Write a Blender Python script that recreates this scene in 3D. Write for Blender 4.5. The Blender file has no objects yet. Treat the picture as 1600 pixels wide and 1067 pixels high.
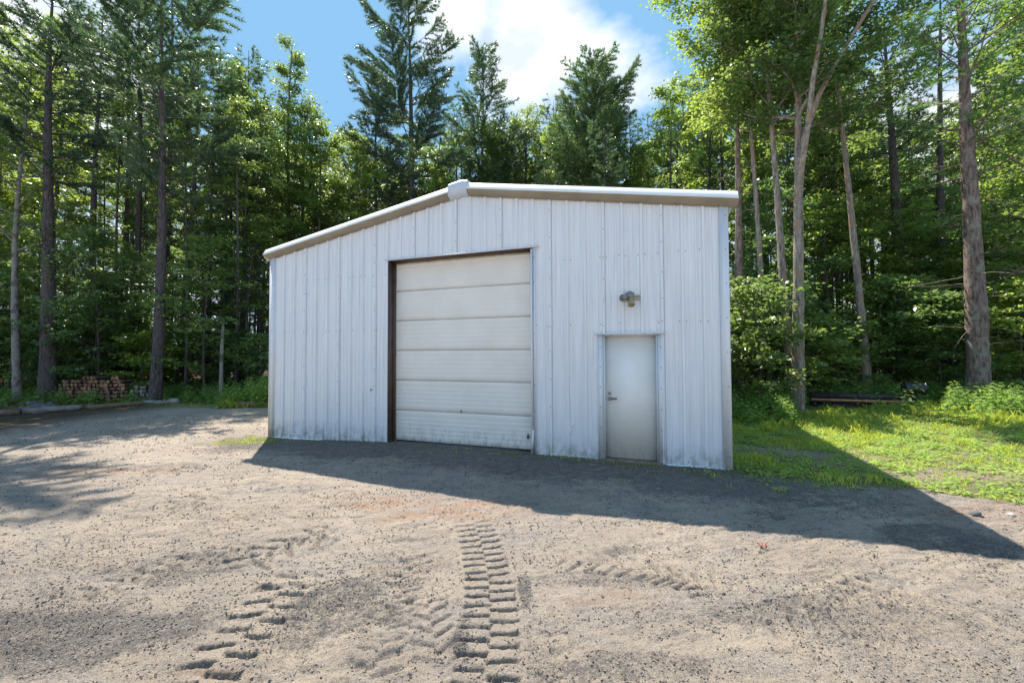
import bpy, math, random
import numpy as np
from mathutils import Matrix, Vector

# ------------------------------------------------------------------ camera, sky, sun, exposure
S = bpy.context.scene
FPX, PITCH, ROLL, CAMH = 638.5, 0.0281, -0.0040, 1.7611
cam_d = bpy.data.cameras.new('camera'); cam = bpy.data.objects.new('camera', cam_d)
S.collection.objects.link(cam); S.camera = cam
cam_d.sensor_width = 36.0; cam_d.lens = FPX / 1600 * 36.0
cam_d.clip_start = 0.05; cam_d.clip_end = 2000
cam.matrix_world = Matrix.Translation((0, 0, CAMH)) @ Matrix.Rotation(math.pi / 2 + PITCH, 4, 'X') @ Matrix.Rotation(ROLL, 4, 'Z')

SUN = Vector((-0.2926, 0.6124, 1.0)).normalized()
sun_d = bpy.data.lights.new('sun', 'SUN'); sun = bpy.data.objects.new('sun', sun_d)
S.collection.objects.link(sun)
sun_d.energy = 5.0; sun_d.angle = math.radians(0.5); sun_d.color = (1.0, 0.93, 0.82)
sun.rotation_euler = SUN.to_track_quat('Z', 'Y').to_euler()
sun.location = SUN * 60

world = bpy.data.worlds.new('World'); S.world = world; world.use_nodes = True
nt = world.node_tree; nt.nodes.clear()
def WN(t, **k):
    n = nt.nodes.new(t)
    for a, b in k.items(): setattr(n, a, b)
    return n
wout = WN('ShaderNodeOutputWorld'); bg = WN('ShaderNodeBackground'); bg.inputs[1].default_value = 0.15
nt.links.new(bg.outputs[0], wout.inputs[0])
sky = WN('ShaderNodeTexSky', sky_type='NISHITA', sun_disc=False)
sky.altitude = 200
sky.sun_elevation = math.asin(SUN.z); sky.sun_rotation = math.atan2(SUN.x, SUN.y)
sky.air_density = 1.0; sky.dust_density = 0.6; sky.ozone_density = 1.6
tc = WN('ShaderNodeTexCoord')
sep = WN('ShaderNodeSeparateXYZ'); nt.links.new(tc.outputs['Generated'], sep.inputs[0])
def WM(op, a, b=None, c=None, clamp=False):
    n = WN('ShaderNodeMath', operation=op, use_clamp=clamp)
    for i, v in enumerate((a, b, c)):
        if v is None: continue
        if isinstance(v, (int, float)): n.inputs[i].default_value = v
        else: nt.links.new(v, n.inputs[i])
    return n.outputs[0]
zz = WM('ADD', WM('MAXIMUM', sep.outputs[2], 0.0), 0.12)
comb = WN('ShaderNodeCombineXYZ')
nt.links.new(WM('DIVIDE', sep.outputs[0], zz), comb.inputs[0]); nt.links.new(WM('DIVIDE', sep.outputs[1], zz), comb.inputs[1])
cn = WN('ShaderNodeTexNoise'); cn.inputs['Scale'].default_value = 2.6; cn.inputs['Detail'].default_value = 9
cn.inputs['Roughness'].default_value = 0.56; cn.inputs['Distortion'].default_value = 0.25
nt.links.new(comb.outputs[0], cn.inputs['Vector'])
def blob(px, py, rad):
    # soft cloud bank centred on a direction of the sky
    x = (px - 800) / FPX; u = -(py - 533.5) / FPX
    c, s = math.cos(PITCH), math.sin(PITCH)
    d = Vector((x, c - s * u, s + c * u)).normalized()
    vm = WN('ShaderNodeVectorMath', operation='DISTANCE'); vm.inputs[1].default_value = d
    nt.links.new(tc.outputs['Generated'], vm.inputs[0])
    return WM('SUBTRACT', 1.0, WM('DIVIDE', vm.outputs['Value'], rad), clamp=True)
m = blob(830, 70, 0.26)
for a in ((720, 20, 0.16), (960, 110, 0.15), (80, 120, 0.3), (1400, 260, 0.3), (820, -300, 0.4)):
    m = WM('MAXIMUM', m, blob(*a))
cl = WM('ADD', cn.outputs[0], WM('MULTIPLY', m, 0.62))
cl = WM('MULTIPLY', WM('SUBTRACT', cl, 0.715), 4.2, clamp=True)
hz = WM('MULTIPLY', WM('SUBTRACT', 1.0, WM('MULTIPLY', sep.outputs[2], 2.2), clamp=True), 0.9)
cl = WM('MAXIMUM', cl, hz)
cn2 = WN('ShaderNodeTexNoise'); cn2.inputs['Scale'].default_value = 5.0; cn2.inputs['Detail'].default_value = 7
nt.links.new(comb.outputs[0], cn2.inputs['Vector'])
ccol = WN('ShaderNodeMix', data_type='RGBA')
nt.links.new(WM('MULTIPLY', WM('SUBTRACT', cn2.outputs[0], 0.40), 3.6, clamp=True), ccol.inputs[0])
ccol.inputs[6].default_value = (2.9, 3.2, 3.65, 1); ccol.inputs[7].default_value = (4.75, 4.85, 4.9, 1)
boost = WN('ShaderNodeMix', data_type='RGBA', blend_type='MULTIPLY'); boost.inputs[0].default_value = 1
nt.links.new(sky.outputs[0], boost.inputs[6]); boost.inputs[7].default_value = (1.36, 1.34, 1.26, 1)
mx = WN('ShaderNodeMix', data_type='RGBA')
lim = WN('ShaderNodeMix', data_type='RGBA', blend_type='DARKEN'); lim.inputs[0].default_value = 1
nt.links.new(boost.outputs[2], lim.inputs[6]); lim.inputs[7].default_value = (1.0, 1.98, 3.15, 1)
nt.links.new(cl, mx.inputs[0]); nt.links.new(lim.outputs[2], mx.inputs[6]); nt.links.new(ccol.outputs[2], mx.inputs[7])
nt.links.new(mx.outputs[2], bg.inputs[0])

S.view_settings.view_transform = 'Standard'; S.view_settings.look = 'None'
S.view_settings.exposure = 1.0; S.view_settings.gamma = 1.0
S.render.engine = 'CYCLES'
S.cycles.max_bounces = 6; S.cycles.diffuse_bounces = 4; S.cycles.glossy_bounces = 2
S.cycles.transmission_bounces = 3; S.cycles.transparent_max_bounces = 4

# ------------------------------------------------------------------ helpers
COL = S.collection
def ray(px, py):
    x, y = px - 800, py - 533.5
    cr, sr = math.cos(ROLL), math.sin(ROLL)
    x0 = cr * x + sr * y; y0 = -sr * x + cr * y
    r, u = x0 / FPX, -y0 / FPX
    c, s = math.cos(PITCH), math.sin(PITCH)
    return Vector((r, c - s * u, s + c * u))
def G(px, py, z=0.0):
    d = ray(px, py); t = (z - CAMH) / d.z
    return Vector((d.x * t, d.y * t, z))
def AT(px, py, Y):
    d = ray(px, py); t = Y / d.y
    return Vector((d.x * t, Y, CAMH + d.z * t))

def tag(o, label=None, cat=None, group=None, kind=None):
    if label: o['label'] = label
    if cat: o['category'] = cat
    if group: o['group'] = group
    if kind: o['kind'] = kind
    return o
def empty(name, loc=(0, 0, 0), rz=0.0, label=None, cat=None, group=None):
    o = bpy.data.objects.new(name, None); COL.objects.link(o)
    o.location = loc; o.rotation_euler = (0, 0, rz); o.empty_display_size = 0.2
    return tag(o, label, cat, group)
def copy_tree(o, parent=None):
    c = o.copy(); COL.objects.link(c); c.parent = parent
    for ch in list(o.children): copy_tree(ch, c)
    return c

class MB:
    """collects faces (any n-gon) and turns them into ONE mesh object"""
    def __init__(s): s.v = []; s.f3 = []; s.f4 = []; s.n = 0; s.m3 = []; s.m4 = []
    def add(s, V, F, mi=0):
        V = np.asarray(V, dtype=np.float64).reshape(-1, 3); F = np.asarray(F, dtype=np.int64)
        if F.shape[1] == 4: s.f4.append(F + s.n); s.m4.append(np.full(len(F), mi))
        else: s.f3.append(F + s.n); s.m3.append(np.full(len(F), mi))
        s.v.append(V); s.n += len(V)
    def box(s, a, b, mi=0, M=None):
        x0, y0, z0 = a; x1, y1, z1 = b
        V = np.array([[x0,y0,z0],[x1,y0,z0],[x1,y1,z0],[x0,y1,z0],[x0,y0,z1],[x1,y0,z1],[x1,y1,z1],[x0,y1,z1]], float)
        if M is not None: V = np.array([(M @ Vector(p))[:] for p in V])
        s.add(V, [[0,3,2,1],[4,5,6,7],[0,1,5,4],[1,2,6,5],[2,3,7,6],[3,0,4,7]], mi)
    def tube(s, P, R, n=7, mi=0, cap=True, jit=None):
        P = np.asarray(P, float); R = np.asarray(R, float)
        if R.ndim == 0: R = np.full(len(P), float(R))
        T = np.gradient(P, axis=0); T /= np.linalg.norm(T, axis=1)[:, None] + 1e-9
        ref = np.array([0.0, 0.0, 1.0]) if abs(T[:, 2]).mean() < 0.8 else np.array([1.0, 0.0, 0.0])
        A = np.cross(T, ref); A /= np.linalg.norm(A, axis=1)[:, None] + 1e-9
        B = np.cross(T, A)
        th = np.arange(n) * 2 * math.pi / n
        rr = R[:, None] * (jit if jit is not None else np.ones((len(P), n)))
        V = P[:, None, :] + (A[:, None, :] * np.cos(th)[None, :, None] + B[:, None, :] * np.sin(th)[None, :, None]) * rr[:, :, None]
        k = len(P); i = np.arange(k - 1)[:, None] * n; j = np.arange(n)[None, :]; j2 = (j + 1) % n
        F = np.stack([i + j, i + j2, i + n + j2, i + n + j], -1).reshape(-1, 4)
        base = s.n
        s.add(V.reshape(-1, 3), F, mi)
        if cap:
            for row, c in ((0, P[0]), (k - 1, P[-1])):
                jj = np.arange(n); o0 = s.n
                s.v.append(np.array([c])); s.n += 1
                FF = np.stack([base + row * n + jj, base + row * n + (jj + 1) % n, np.full(n, o0)], -1)
                s.f3.append(FF); s.m3.append(np.full(n, mi))
    def rod(s, a, b, r, n=8, mi=0): s.tube([a, b], [r, r], n, mi)
    def build(s, name, mats, parent=None, smooth=False, uv=None):
        me = bpy.data.meshes.new(name)
        V = np.concatenate(s.v) if s.v else np.zeros((0, 3))
        f3 = np.concatenate(s.f3) if s.f3 else np.zeros((0, 3), int)
        f4 = np.concatenate(s.f4) if s.f4 else np.zeros((0, 4), int)
        mi = np.concatenate(s.m3 + s.m4) if (s.m3 or s.m4) else np.zeros(0, int)
        loops = np.concatenate([f3.ravel(), f4.ravel()])
        starts = np.concatenate([np.arange(len(f3)) * 3, len(f3) * 3 + np.arange(len(f4)) * 4])
        me.vertices.add(len(V)); me.vertices.foreach_set('co', V.astype(np.float32).ravel())
        me.loops.add(len(loops)); me.loops.foreach_set('vertex_index', loops.astype(np.int32))
        me.polygons.add(len(starts)); me.polygons.foreach_set('loop_start', starts.astype(np.int32))
        me.polygons.foreach_set('material_index', mi.astype(np.int32))
        if smooth: me.polygons.foreach_set('use_smooth', np.ones(len(starts), bool))
        me.update(calc_edges=True)
        if not isinstance(mats, (list, tuple)): mats = [mats]
        for m_ in mats: me.materials.append(m_)
        o = bpy.data.objects.new(name, me); COL.objects.link(o)
        if parent is not None: o.parent = parent
        return o

def _h(ix, iy, seed):
    n = (ix.astype(np.int64) * 374761393 + iy.astype(np.int64) * 668265263 + seed * 1442695041) & 0xFFFFFFFF
    n = ((n ^ (n >> 13)) * 1274126177) & 0xFFFFFFFF
    return ((n ^ (n >> 16)) & 0xFFFF) / 65535.0
def vnoise(x, y, seed=0):
    ix = np.floor(x); iy = np.floor(y); fx = x - ix; fy = y - iy
    fx = fx * fx * (3 - 2 * fx); fy = fy * fy * (3 - 2 * fy)
    a = _h(ix, iy, seed); b = _h(ix + 1, iy, seed); c = _h(ix, iy + 1, seed); d = _h(ix + 1, iy + 1, seed)
    return (a * (1 - fx) + b * fx) * (1 - fy) + (c * (1 - fx) + d * fx) * fy
def fbm(x, y, oct=4, seed=0, gain=0.5):
    s = 0; a = 1.0; t = 0
    for k in range(oct):
        s = s + a * vnoise(x * 2 ** k + 17.3 * k, y * 2 ** k - 9.1 * k, seed + k); t += a; a *= gain
    return s / t
def smooth(a, b, x):
    t = np.clip((x - a) / (b - a), 0, 1); return t * t * (3 - 2 * t)

# ------------------------------------------------------------------ materials
class NT:
    def __init__(s, name):
        s.m = bpy.data.materials.new(name); s.m.use_nodes = True; s.t = s.m.node_tree
        s.t.nodes.clear(); s.out = s.n('ShaderNodeOutputMaterial')
    def n(s, t, **k):
        x = s.t.nodes.new(t)
        for a, b in k.items(): setattr(x, a, b)
        return x
    def l(s, a, b): s.t.links.new(a, b)
    def set(s, sock, v):
        if isinstance(v, bpy.types.NodeSocket): s.l(v, sock)
        elif isinstance(v, (tuple, list)) and len(v) == 3 and sock.type == 'RGBA': sock.default_value = (*v, 1)
        else: sock.default_value = v
    def co(s, kind='Object'): return s.n('ShaderNodeTexCoord').outputs[kind]
    def mapp(s, vec, scale=(1, 1, 1), loc=(0, 0, 0)):
        x = s.n('ShaderNodeMapping'); s.l(vec, x.inputs[0]); x.inputs['Scale'].default_value = scale; x.inputs['Location'].default_value = loc
        return x.outputs[0]
    def noise(s, vec, scale, detail=4, rough=0.5, dist=0.0, out=0):
        x = s.n('ShaderNodeTexNoise'); s.l(vec, x.inputs['Vector'])
        x.inputs['Scale'].default_value = scale; x.inputs['Detail'].default_value = detail
        x.inputs['Roughness'].default_value = rough; x.inputs['Distortion'].default_value = dist
        return x.outputs[out]
    def vor(s, vec, scale, out='Distance', feature='F1'):
        x = s.n('ShaderNodeTexVoronoi', feature=feature); s.l(vec, x.inputs['Vector']); x.inputs['Scale'].default_value = scale
        return x.outputs[out]
    def ma(s, op, a, b=0.0, clamp=False):
        x = s.n('ShaderNodeMath', operation=op, use_clamp=clamp); s.set(x.inputs[0], a); s.set(x.inputs[1], b); return x.outputs[0]
    def ramp(s, f, lo, hi, a=0.0, b=1.0):
        x = s.n('ShaderNodeMapRange'); x.clamp = True; s.set(x.inputs[0], f)
        x.inputs[1].default_value = lo; x.inputs[2].default_value = hi; x.inputs[3].default_value = a; x.inputs[4].default_value = b
        return x.outputs[0]
    def mix(s, f, a, b, mode='MIX'):
        x = s.n('ShaderNodeMix', data_type='RGBA', blend_type=mode); s.set(x.inputs[0], f); s.set(x.inputs[6], a); s.set(x.inputs[7], b)
        return x.outputs[2]
    def bump(s, h, strength=0.3, dist=0.01, normal=None):
        x = s.n('ShaderNodeBump'); s.set(x.inputs['Height'], h); x.inputs['Strength'].default_value = strength; x.inputs['Distance'].default_value = dist
        if normal is not None: s.l(normal, x.inputs['Normal'])
        return x.outputs[0]
    def pbr(s, col, rough=0.7, metal=0.0, normal=None, spec=0.5):
        b = s.n('ShaderNodeBsdfPrincipled'); s.set(b.inputs['Base Color'], col); s.set(b.inputs['Roughness'], rough)
        s.set(b.inputs['Metallic'], metal); b.inputs['Specular IOR Level'].default_value = spec
        if normal is not None: s.l(normal, b.inputs['Normal'])
        s.l(b.outputs[0], s.out.inputs[0]); return b

def mat_simple(name, col, rough=0.6, metal=0.0, var=0.25, scale=8.0, bump=0.0):
    t = NT(name); v = t.co()
    n1 = t.noise(v, scale, 5, 0.6)
    c = t.mix(t.ramp(n1, 0.3, 0.7), tuple(x * (1 - var) for x in col), tuple(min(1, x * (1 + var)) for x in col))
    nm = t.bump(t.noise(v, scale * 6, 3), bump, 0.004) if bump else None
    t.pbr(c, rough, metal, nm); return t.m

def mat_leaf(name, refl, trans, mixf=0.45, var=0.35, yel=(0.17, 0.21, 0.04), gl=0.36):
    t = NT(name); g = t.n('ShaderNodeNewGeometry'); oi = t.n('ShaderNodeObjectInfo')
    nz = t.noise(g.outputs['Position'], 1.3, 3, 0.6); nf = t.noise(g.outputs['Position'], 9.0, 2, 0.5)
    f = t.ma('ADD', t.ramp(nz, 0.3, 0.7, -0.5, 0.5), t.ramp(nf, 0.3, 0.7, -0.5, 0.5))
    f = t.ma('ADD', f, t.ramp(oi.outputs['Random'], 0, 1, -0.5, 0.5))
    f = t.ramp(f, -1.2, 1.2, 1 - var, 1 + var)
    hue = t.ramp(t.ma('ADD', nf, t.ma('MULTIPLY', oi.outputs['Random'], 0.5)), 0.55, 1.1)
    c1 = t.mix(hue, refl, yel); c2 = t.mix(hue, trans, tuple(a * 1.15 for a in trans[:1]) + tuple(trans[1:]))
    vm = t.n('ShaderNodeVectorMath', operation='SCALE'); t.l(c1, vm.inputs[0]); t.l(f, vm.inputs['Scale'])
    vm2 = t.n('ShaderNodeVectorMath', operation='SCALE'); t.l(c2, vm2.inputs[0]); t.l(f, vm2.inputs['Scale'])
    b = t.n('ShaderNodeBsdfPrincipled'); t.l(vm.outputs[0], b.inputs['Base Color']); b.inputs['Roughness'].default_value = gl
    b.inputs['Specular IOR Level'].default_value = 0.9 if gl < .5 else .25
    tr = t.n('ShaderNodeBsdfTranslucent'); t.l(vm2.outputs[0], tr.inputs[0])
    ms = t.n('ShaderNodeMixShader'); ms.inputs[0].default_value = mixf
    t.l(b.outputs[0], ms.inputs[1]); t.l(tr.outputs[0], ms.inputs[2]); t.l(ms.outputs[0], t.out.inputs[0])
    return t.m

def mat_bark(name, dark, light, patch=None, pscale=2.0, vs=0.22):
    t = NT(name); v = t.co(); oi = t.n('ShaderNodeObjectInfo')
    off = t.n('ShaderNodeVectorMath', operation='ADD'); t.l(v, off.inputs[0]); t.l(oi.outputs['Random'], off.inputs[1])
    m1 = t.mapp(off.outputs[0], (1, 1, vs))
    n1 = t.noise(m1, 18, 6, 0.65, 0.6); n2 = t.noise(off.outputs[0], pscale, 4, 0.6)
    c = t.mix(t.ramp(n1, 0.35, 0.68), dark, light)
    if patch: c = t.mix(t.ramp(n2, 0.52, 0.62, 0, 0.85), c, patch)
    t.pbr(c, 0.9, 0, t.bump(n1, 0.9, 0.03), 0.2); return t.m

LEAF = mat_leaf('leaf_green', (0.065, 0.115, 0.042), (0.32, 0.47, 0.10), 0.43, 0.5)
LEAF_Y = mat_leaf('leaf_light_green', (0.095, 0.17, 0.05), (0.44, 0.61, 0.11), 0.48, 0.45)
LEAF_U = mat_leaf('leaf_understory', (0.085, 0.165, 0.070), (0.34, 0.54, 0.13), 0.40, 0.45)
NEEDLE = mat_leaf('pine_needles', (0.045, 0.095, 0.052), (0.17, 0.30, 0.09), 0.32, 0.45, (0.10, 0.17, 0.05))
NEEDLE_L = mat_leaf('fresh_pine_needles', (0.06, 0.16, 0.045), (0.28, 0.52, 0.08), 0.4, 0.3, (0.12, 0.22, 0.04))
NEEDLE_D = mat_leaf('hemlock_needles', (0.02, 0.05, 0.03), (0.05, 0.11, 0.04), 0.25, 0.3, (0.03, 0.06, 0.03))
GRASS = mat_leaf('grass_blades', (0.24, 0.36, 0.045), (0.68, 0.82, 0.09), 0.45, 0.4, (0.42, 0.38, 0.10), .7)
WEED = mat_leaf('weed_leaves', (0.15, 0.26, 0.08), (0.45, 0.66, 0.12), 0.4, 0.4, (0.24, 0.34, 0.08), .7)
BARK_P = mat_bark('pine_bark', (0.035, 0.030, 0.030), (0.15, 0.13, 0.125), (0.10, 0.085, 0.085))
BARK_H = mat_bark('lichened_pine_bark', (0.08, 0.055, 0.045), (0.32, 0.25, 0.215), (0.27, 0.255, 0.21), 3.0)
BARK_G = mat_bark('grey_hardwood_bark', (0.11, 0.09, 0.075), (0.40, 0.36, 0.31), (0.30, 0.20, 0.14), 2.5)
BARK_D = mat_bark('dark_hardwood_bark', (0.04, 0.035, 0.03), (0.15, 0.135, 0.12))
BARK_W = mat_bark('birch_bark', (0.16, 0.15, 0.13), (0.42, 0.40, 0.37), (0.10, 0.09, 0.08), 3.0, 3.0)

# painted metal cladding: faint streaks, chalking, dirt near the ground
def mat_clad(name, col, rough=0.42):
    t = NT(name); v = t.co()
    st = t.noise(t.mapp(v, (9, 9, 0.25)), 3.0, 5, 0.6); bl = t.noise(v, 1.1, 4, 0.55)
    c = t.mix(t.ramp(st, 0.3, 0.75), tuple(x * 0.84 for x in col), tuple(min(1, x * 1.06) for x in col))
    c = t.mix(t.ramp(bl, 0.45, 0.75, 0, 0.35), c, (col[0] * 0.80, col[1] * 0.86, col[2] * 0.96))
    sp = t.n('ShaderNodeSeparateXYZ'); t.l(v, sp.inputs[0])
    dn = t.noise(t.mapp(v, (1, 1, 0.5)), 9, 6, 0.7)
    dirt = t.ma('MULTIPLY', t.ramp(sp.outputs[2], 0.0, 0.35, 1, 0), t.ramp(dn, 0.42, 0.62))
    c = t.mix(t.ma('MULTIPLY', dirt, 0.75), c, (0.20, 0.19, 0.14))
    rain = t.ma('MULTIPLY', t.ramp(t.noise(t.mapp(v, (14, 14, 0.5)), 1.6, 3, 0.6), 0.58, 0.72), 0.25)
    c = t.mix(rain, c, (0.42, 0.44, 0.45))
    t.pbr(c, 0.36, 0.0, t.bump(t.noise(t.mapp(v, (1, 1, .4)), 2.6, 4), 0.3, 0.06), 0.5); return t.m
CLAD = mat_clad('painted_metal_cladding', (0.80, 0.825, 0.85))
TRIMW = mat_clad('pale_metal_trim', (0.79, 0.81, 0.83))
CAPM = mat_clad('ridge_cap_metal', (0.60, 0.66, 0.74))
def mat_rake():
    t = NT('tan_rake_trim'); v = t.co()
    n1 = t.noise(v, 3.0, 5, 0.6); n2 = t.noise(v, 16, 6, 0.7)
    c = t.mix(t.ramp(n1, 0.35, 0.7), (0.50, 0.45, 0.355), (0.60, 0.54, 0.44))
    c = t.mix(t.ramp(n2, 0.60, 0.72, 0, 0.5), c, (0.25, 0.20, 0.13))
    t.pbr(c, 0.55, 0, None, 0.35); return t.m
RAKE = mat_rake(); EDGE = mat_simple('white_roof_edge', (.80, .80, .78), .5, 0, .06, 3)
def mat_door(name, col, groove=False):
    t = NT(name); v = t.co(); sp = t.n('ShaderNodeSeparateXYZ'); t.l(v, sp.inputs[0])
    n1 = t.noise(v, 2.0, 5, 0.6); dn = t.noise(t.mapp(v, (1, 1, 0.35)), 14, 7, 0.75)
    c = t.mix(t.ramp(n1, 0.3, 0.7), tuple(x * 0.93 for x in col), tuple(x * 1.03 for x in col))
    d = t.ma('MULTIPLY', t.ramp(sp.outputs[2], 0.0, 0.42, 1, 0), t.ramp(dn, 0.46, 0.62))
    c = t.mix(t.ma('MULTIPLY', d, 0.5 if groove else 0.22), c, (0.16, 0.15, 0.10))
    sc = t.ma('MULTIPLY', t.ramp(t.noise(t.mapp(v, (0.6, 1, 12)), 4, 5, 0.7), 0.6, 0.75), 0.22)
    c = t.mix(sc, c, (0.30, 0.29, 0.26))
    h = t.noise(v, 30, 3)
    if groove:
        w = t.n('ShaderNodeTexWave', wave_type='BANDS', bands_direction='Z'); t.l(v, w.inputs[0]); w.inputs['Scale'].default_value = 6.2; w.inputs['Distortion'].default_value = 1.5
        h = t.ma('ADD', h, t.ma('MULTIPLY', w.outputs[1], 0.3))
    t.pbr(c, 0.5, 0, t.bump(h, 0.12, 0.004), 0.4); return t.m
GDOOR = mat_door('overhead_door_paint', (0.83, 0.805, 0.745), True)
EDOOR = mat_door('entry_door_paint', (0.87, 0.86, 0.81))
BROWN = mat_simple('brown_jamb_paint', (0.085, 0.055, 0.045), 0.5, 0, 0.3, 6)
SEAL = mat_simple('black_rubber_seal', (0.02, 0.02, 0.02), 0.7)
SCREW = mat_simple('weathered_screws', (0.10, 0.10, 0.11), 0.5, 0.4)
CHROME = mat_simple('door_hardware_metal', (0.30, 0.29, 0.26), 0.35, 0.9)
LAMPM = mat_simple('lamp_holder_grey', (0.22, 0.22, 0.19), 0.45, 0.3, 0.4, 30)
LAMPY = mat_simple('yellowed_lamp_plastic', (0.33, 0.29, 0.16), 0.4, 0.0, 0.3, 30)
CONC = mat_simple('concrete', (0.32, 0.31, 0.28), 0.9, 0, 0.3, 6, 0.4)
PAINTW = mat_simple('white_paint_splash', (0.86, 0.87, 0.88), 0.5)
PAINTD = mat_simple('dark_scuff', (0.05, 0.045, 0.04), 0.8)

# ------------------------------------------------------------------ ground
BO = Vector((-5.4096, 9.2259, 0)); BA = 0.3364; BW = 9.19; BDEP = 10.5
ca, sa = math.cos(BA), math.sin(BA)
def bloc(x, y):      # world -> building local (s along the front, d into the depth)
    dx = x - BO.x; dy = y - BO.y
    return dx * ca - dy * sa, dx * sa + dy * ca
def bworld(s, d, z=0): return Vector((BO.x + s * ca + d * sa, BO.y - s * sa + d * ca, z))

def track(x, y, pts, hw, period, skew=0.35, depth=0.022, duty=0.42, seed=1):
    """a tractor tyre's print: two rows of bars pressed along a centre line"""
    best = np.full(x.shape, 1e9); U = np.zeros(x.shape); Vv = np.zeros(x.shape); acc = 0.0
    for (x0, y0), (x1, y1) in zip(pts[:-1], pts[1:]):
        L = math.hypot(x1 - x0, y1 - y0); tx, ty = (x1 - x0) / L, (y1 - y0) / L
        u = (x - x0) * tx + (y - y0) * ty; v = (x - x0) * ty - (y - y0) * tx
        uc = np.clip(u, 0, L); d = np.hypot(u - uc, v); b = d < best
        best = np.where(b, d, best); U = np.where(b, acc + uc, U); Vv = np.where(b, v, Vv); acc += L
    nz = fbm(x * 5, y * 5, 3, seed + 40)
    wob = (fbm(x * 3, y * 3, 2, seed) - 0.5) * 0.05
    Vv = Vv + wob; side = (Vv > 0)
    inside = smooth(hw, hw * 0.85, np.hypot(Vv * (best < hw * 2), np.maximum(best - np.abs(Vv), 0)) + (best > hw * 2) * 9)
    ph = (U + np.abs(Vv) * skew + side * period * 0.5 + (nz - 0.5) * 0.035 + (vnoise(x * 45, y * 45, seed + 6) - .5) * .012) / period
    fr = ph - np.floor(ph)
    lug = smooth(0.0, 0.08, fr) * smooth(duty + 0.16, duty, fr) * (.75 + .4 * vnoise(x * 22, y * 22, seed + 3))
    fade = smooth(0, 0.3, U) * smooth(acc, acc - 0.4, U) * smooth(0.10, 0.30, nz + 0.08)
    crumb = (np.abs(np.abs(Vv) - hw) < 0.05) * (fbm(x * 30, y * 30, 2, seed + 9) - 0.3) * 0.02 * smooth(0.4, 0.6, nz)
    return (-depth * lug * inside + crumb * (best < hw * 1.5)) * fade
def near_line(x, y, pts, hw):
    best = np.full(np.shape(x), 1e9)
    for (x0, y0), (x1, y1) in zip(pts[:-1], pts[1:]):
        L = math.hypot(x1 - x0, y1 - y0); tx, ty = (x1 - x0) / L, (y1 - y0) / L
        u = np.clip((x - x0) * tx + (y - y0) * ty, 0, L); best = np.minimum(best, np.hypot(x - x0 - u * tx, y - y0 - u * ty))
    return smooth(hw * 1.2, hw * .9, best)
def gp(*pp): return [tuple(G(a, b)[:2]) for a, b in pp]
TR = [
    (gp((752, 1140), (765, 1050), (768, 960), (766, 900), (752, 850), (735, 805)), 0.20, 0.115, 0.0, 0.040, 0.24, 1),
    (gp((690, 1067), (672, 985), (668, 940), (690, 905)), 0.16, 0.13, -0.6, 0.025, 0.24, 2),
    (gp((225, 1160), (335, 1040), (395, 975), (440, 920), (500, 880)), 0.21, 0.15, 0.12, 0.038, 0.24, 3),
    (gp((350, 905), (400, 870), (460, 845), (560, 828)), 0.28, 0.17, 0.45, 0.036, 0.24, 4),
    (gp((980, 890), (1060, 905), (1150, 935)), 0.19, 0.14, 0.8, 0.031, 0.24, 5),
    (gp((240, 800), (300, 785), (360, 770)), 0.3, 0.22, 0.2, 0.030, 0.28, 6),
    (gp((180, 745), (240, 742), (300, 738)), 0.3, 0.3, 0.2, 0.034, 0.3, 7),
    (gp((1150, 980), (1300, 950), (1450, 900)), 0.2, 0.16, 0.5, 0.026, 0.26, 8),
    (gp((60, 960), (200, 905), (330, 865), (430, 845)), 0.18, 0.14, 0.3, 0.024, 0.25, 9),
    (gp((560, 1110), (600, 985), (640, 900), (655, 850)), 0.17, 0.13, -0.3, 0.020, 0.25, 10),
    (gp((840, 870), (960, 882), (1080, 905), (1180, 945)), 0.19, 0.14, 0.6, 0.022, 0.25, 12),
]
def gauss(x, y, cx, cy, r, asp=1.0): return np.exp(-(((x - cx) / r) ** 2 + ((y - cy) / (r * asp)) ** 2))
def gblob(x, y, px, py, rx, ry):
    c = G(px, py); return np.exp(-(((x - c.x) / rx) ** 2 + ((y - c.y) / ry) ** 2))
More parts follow.
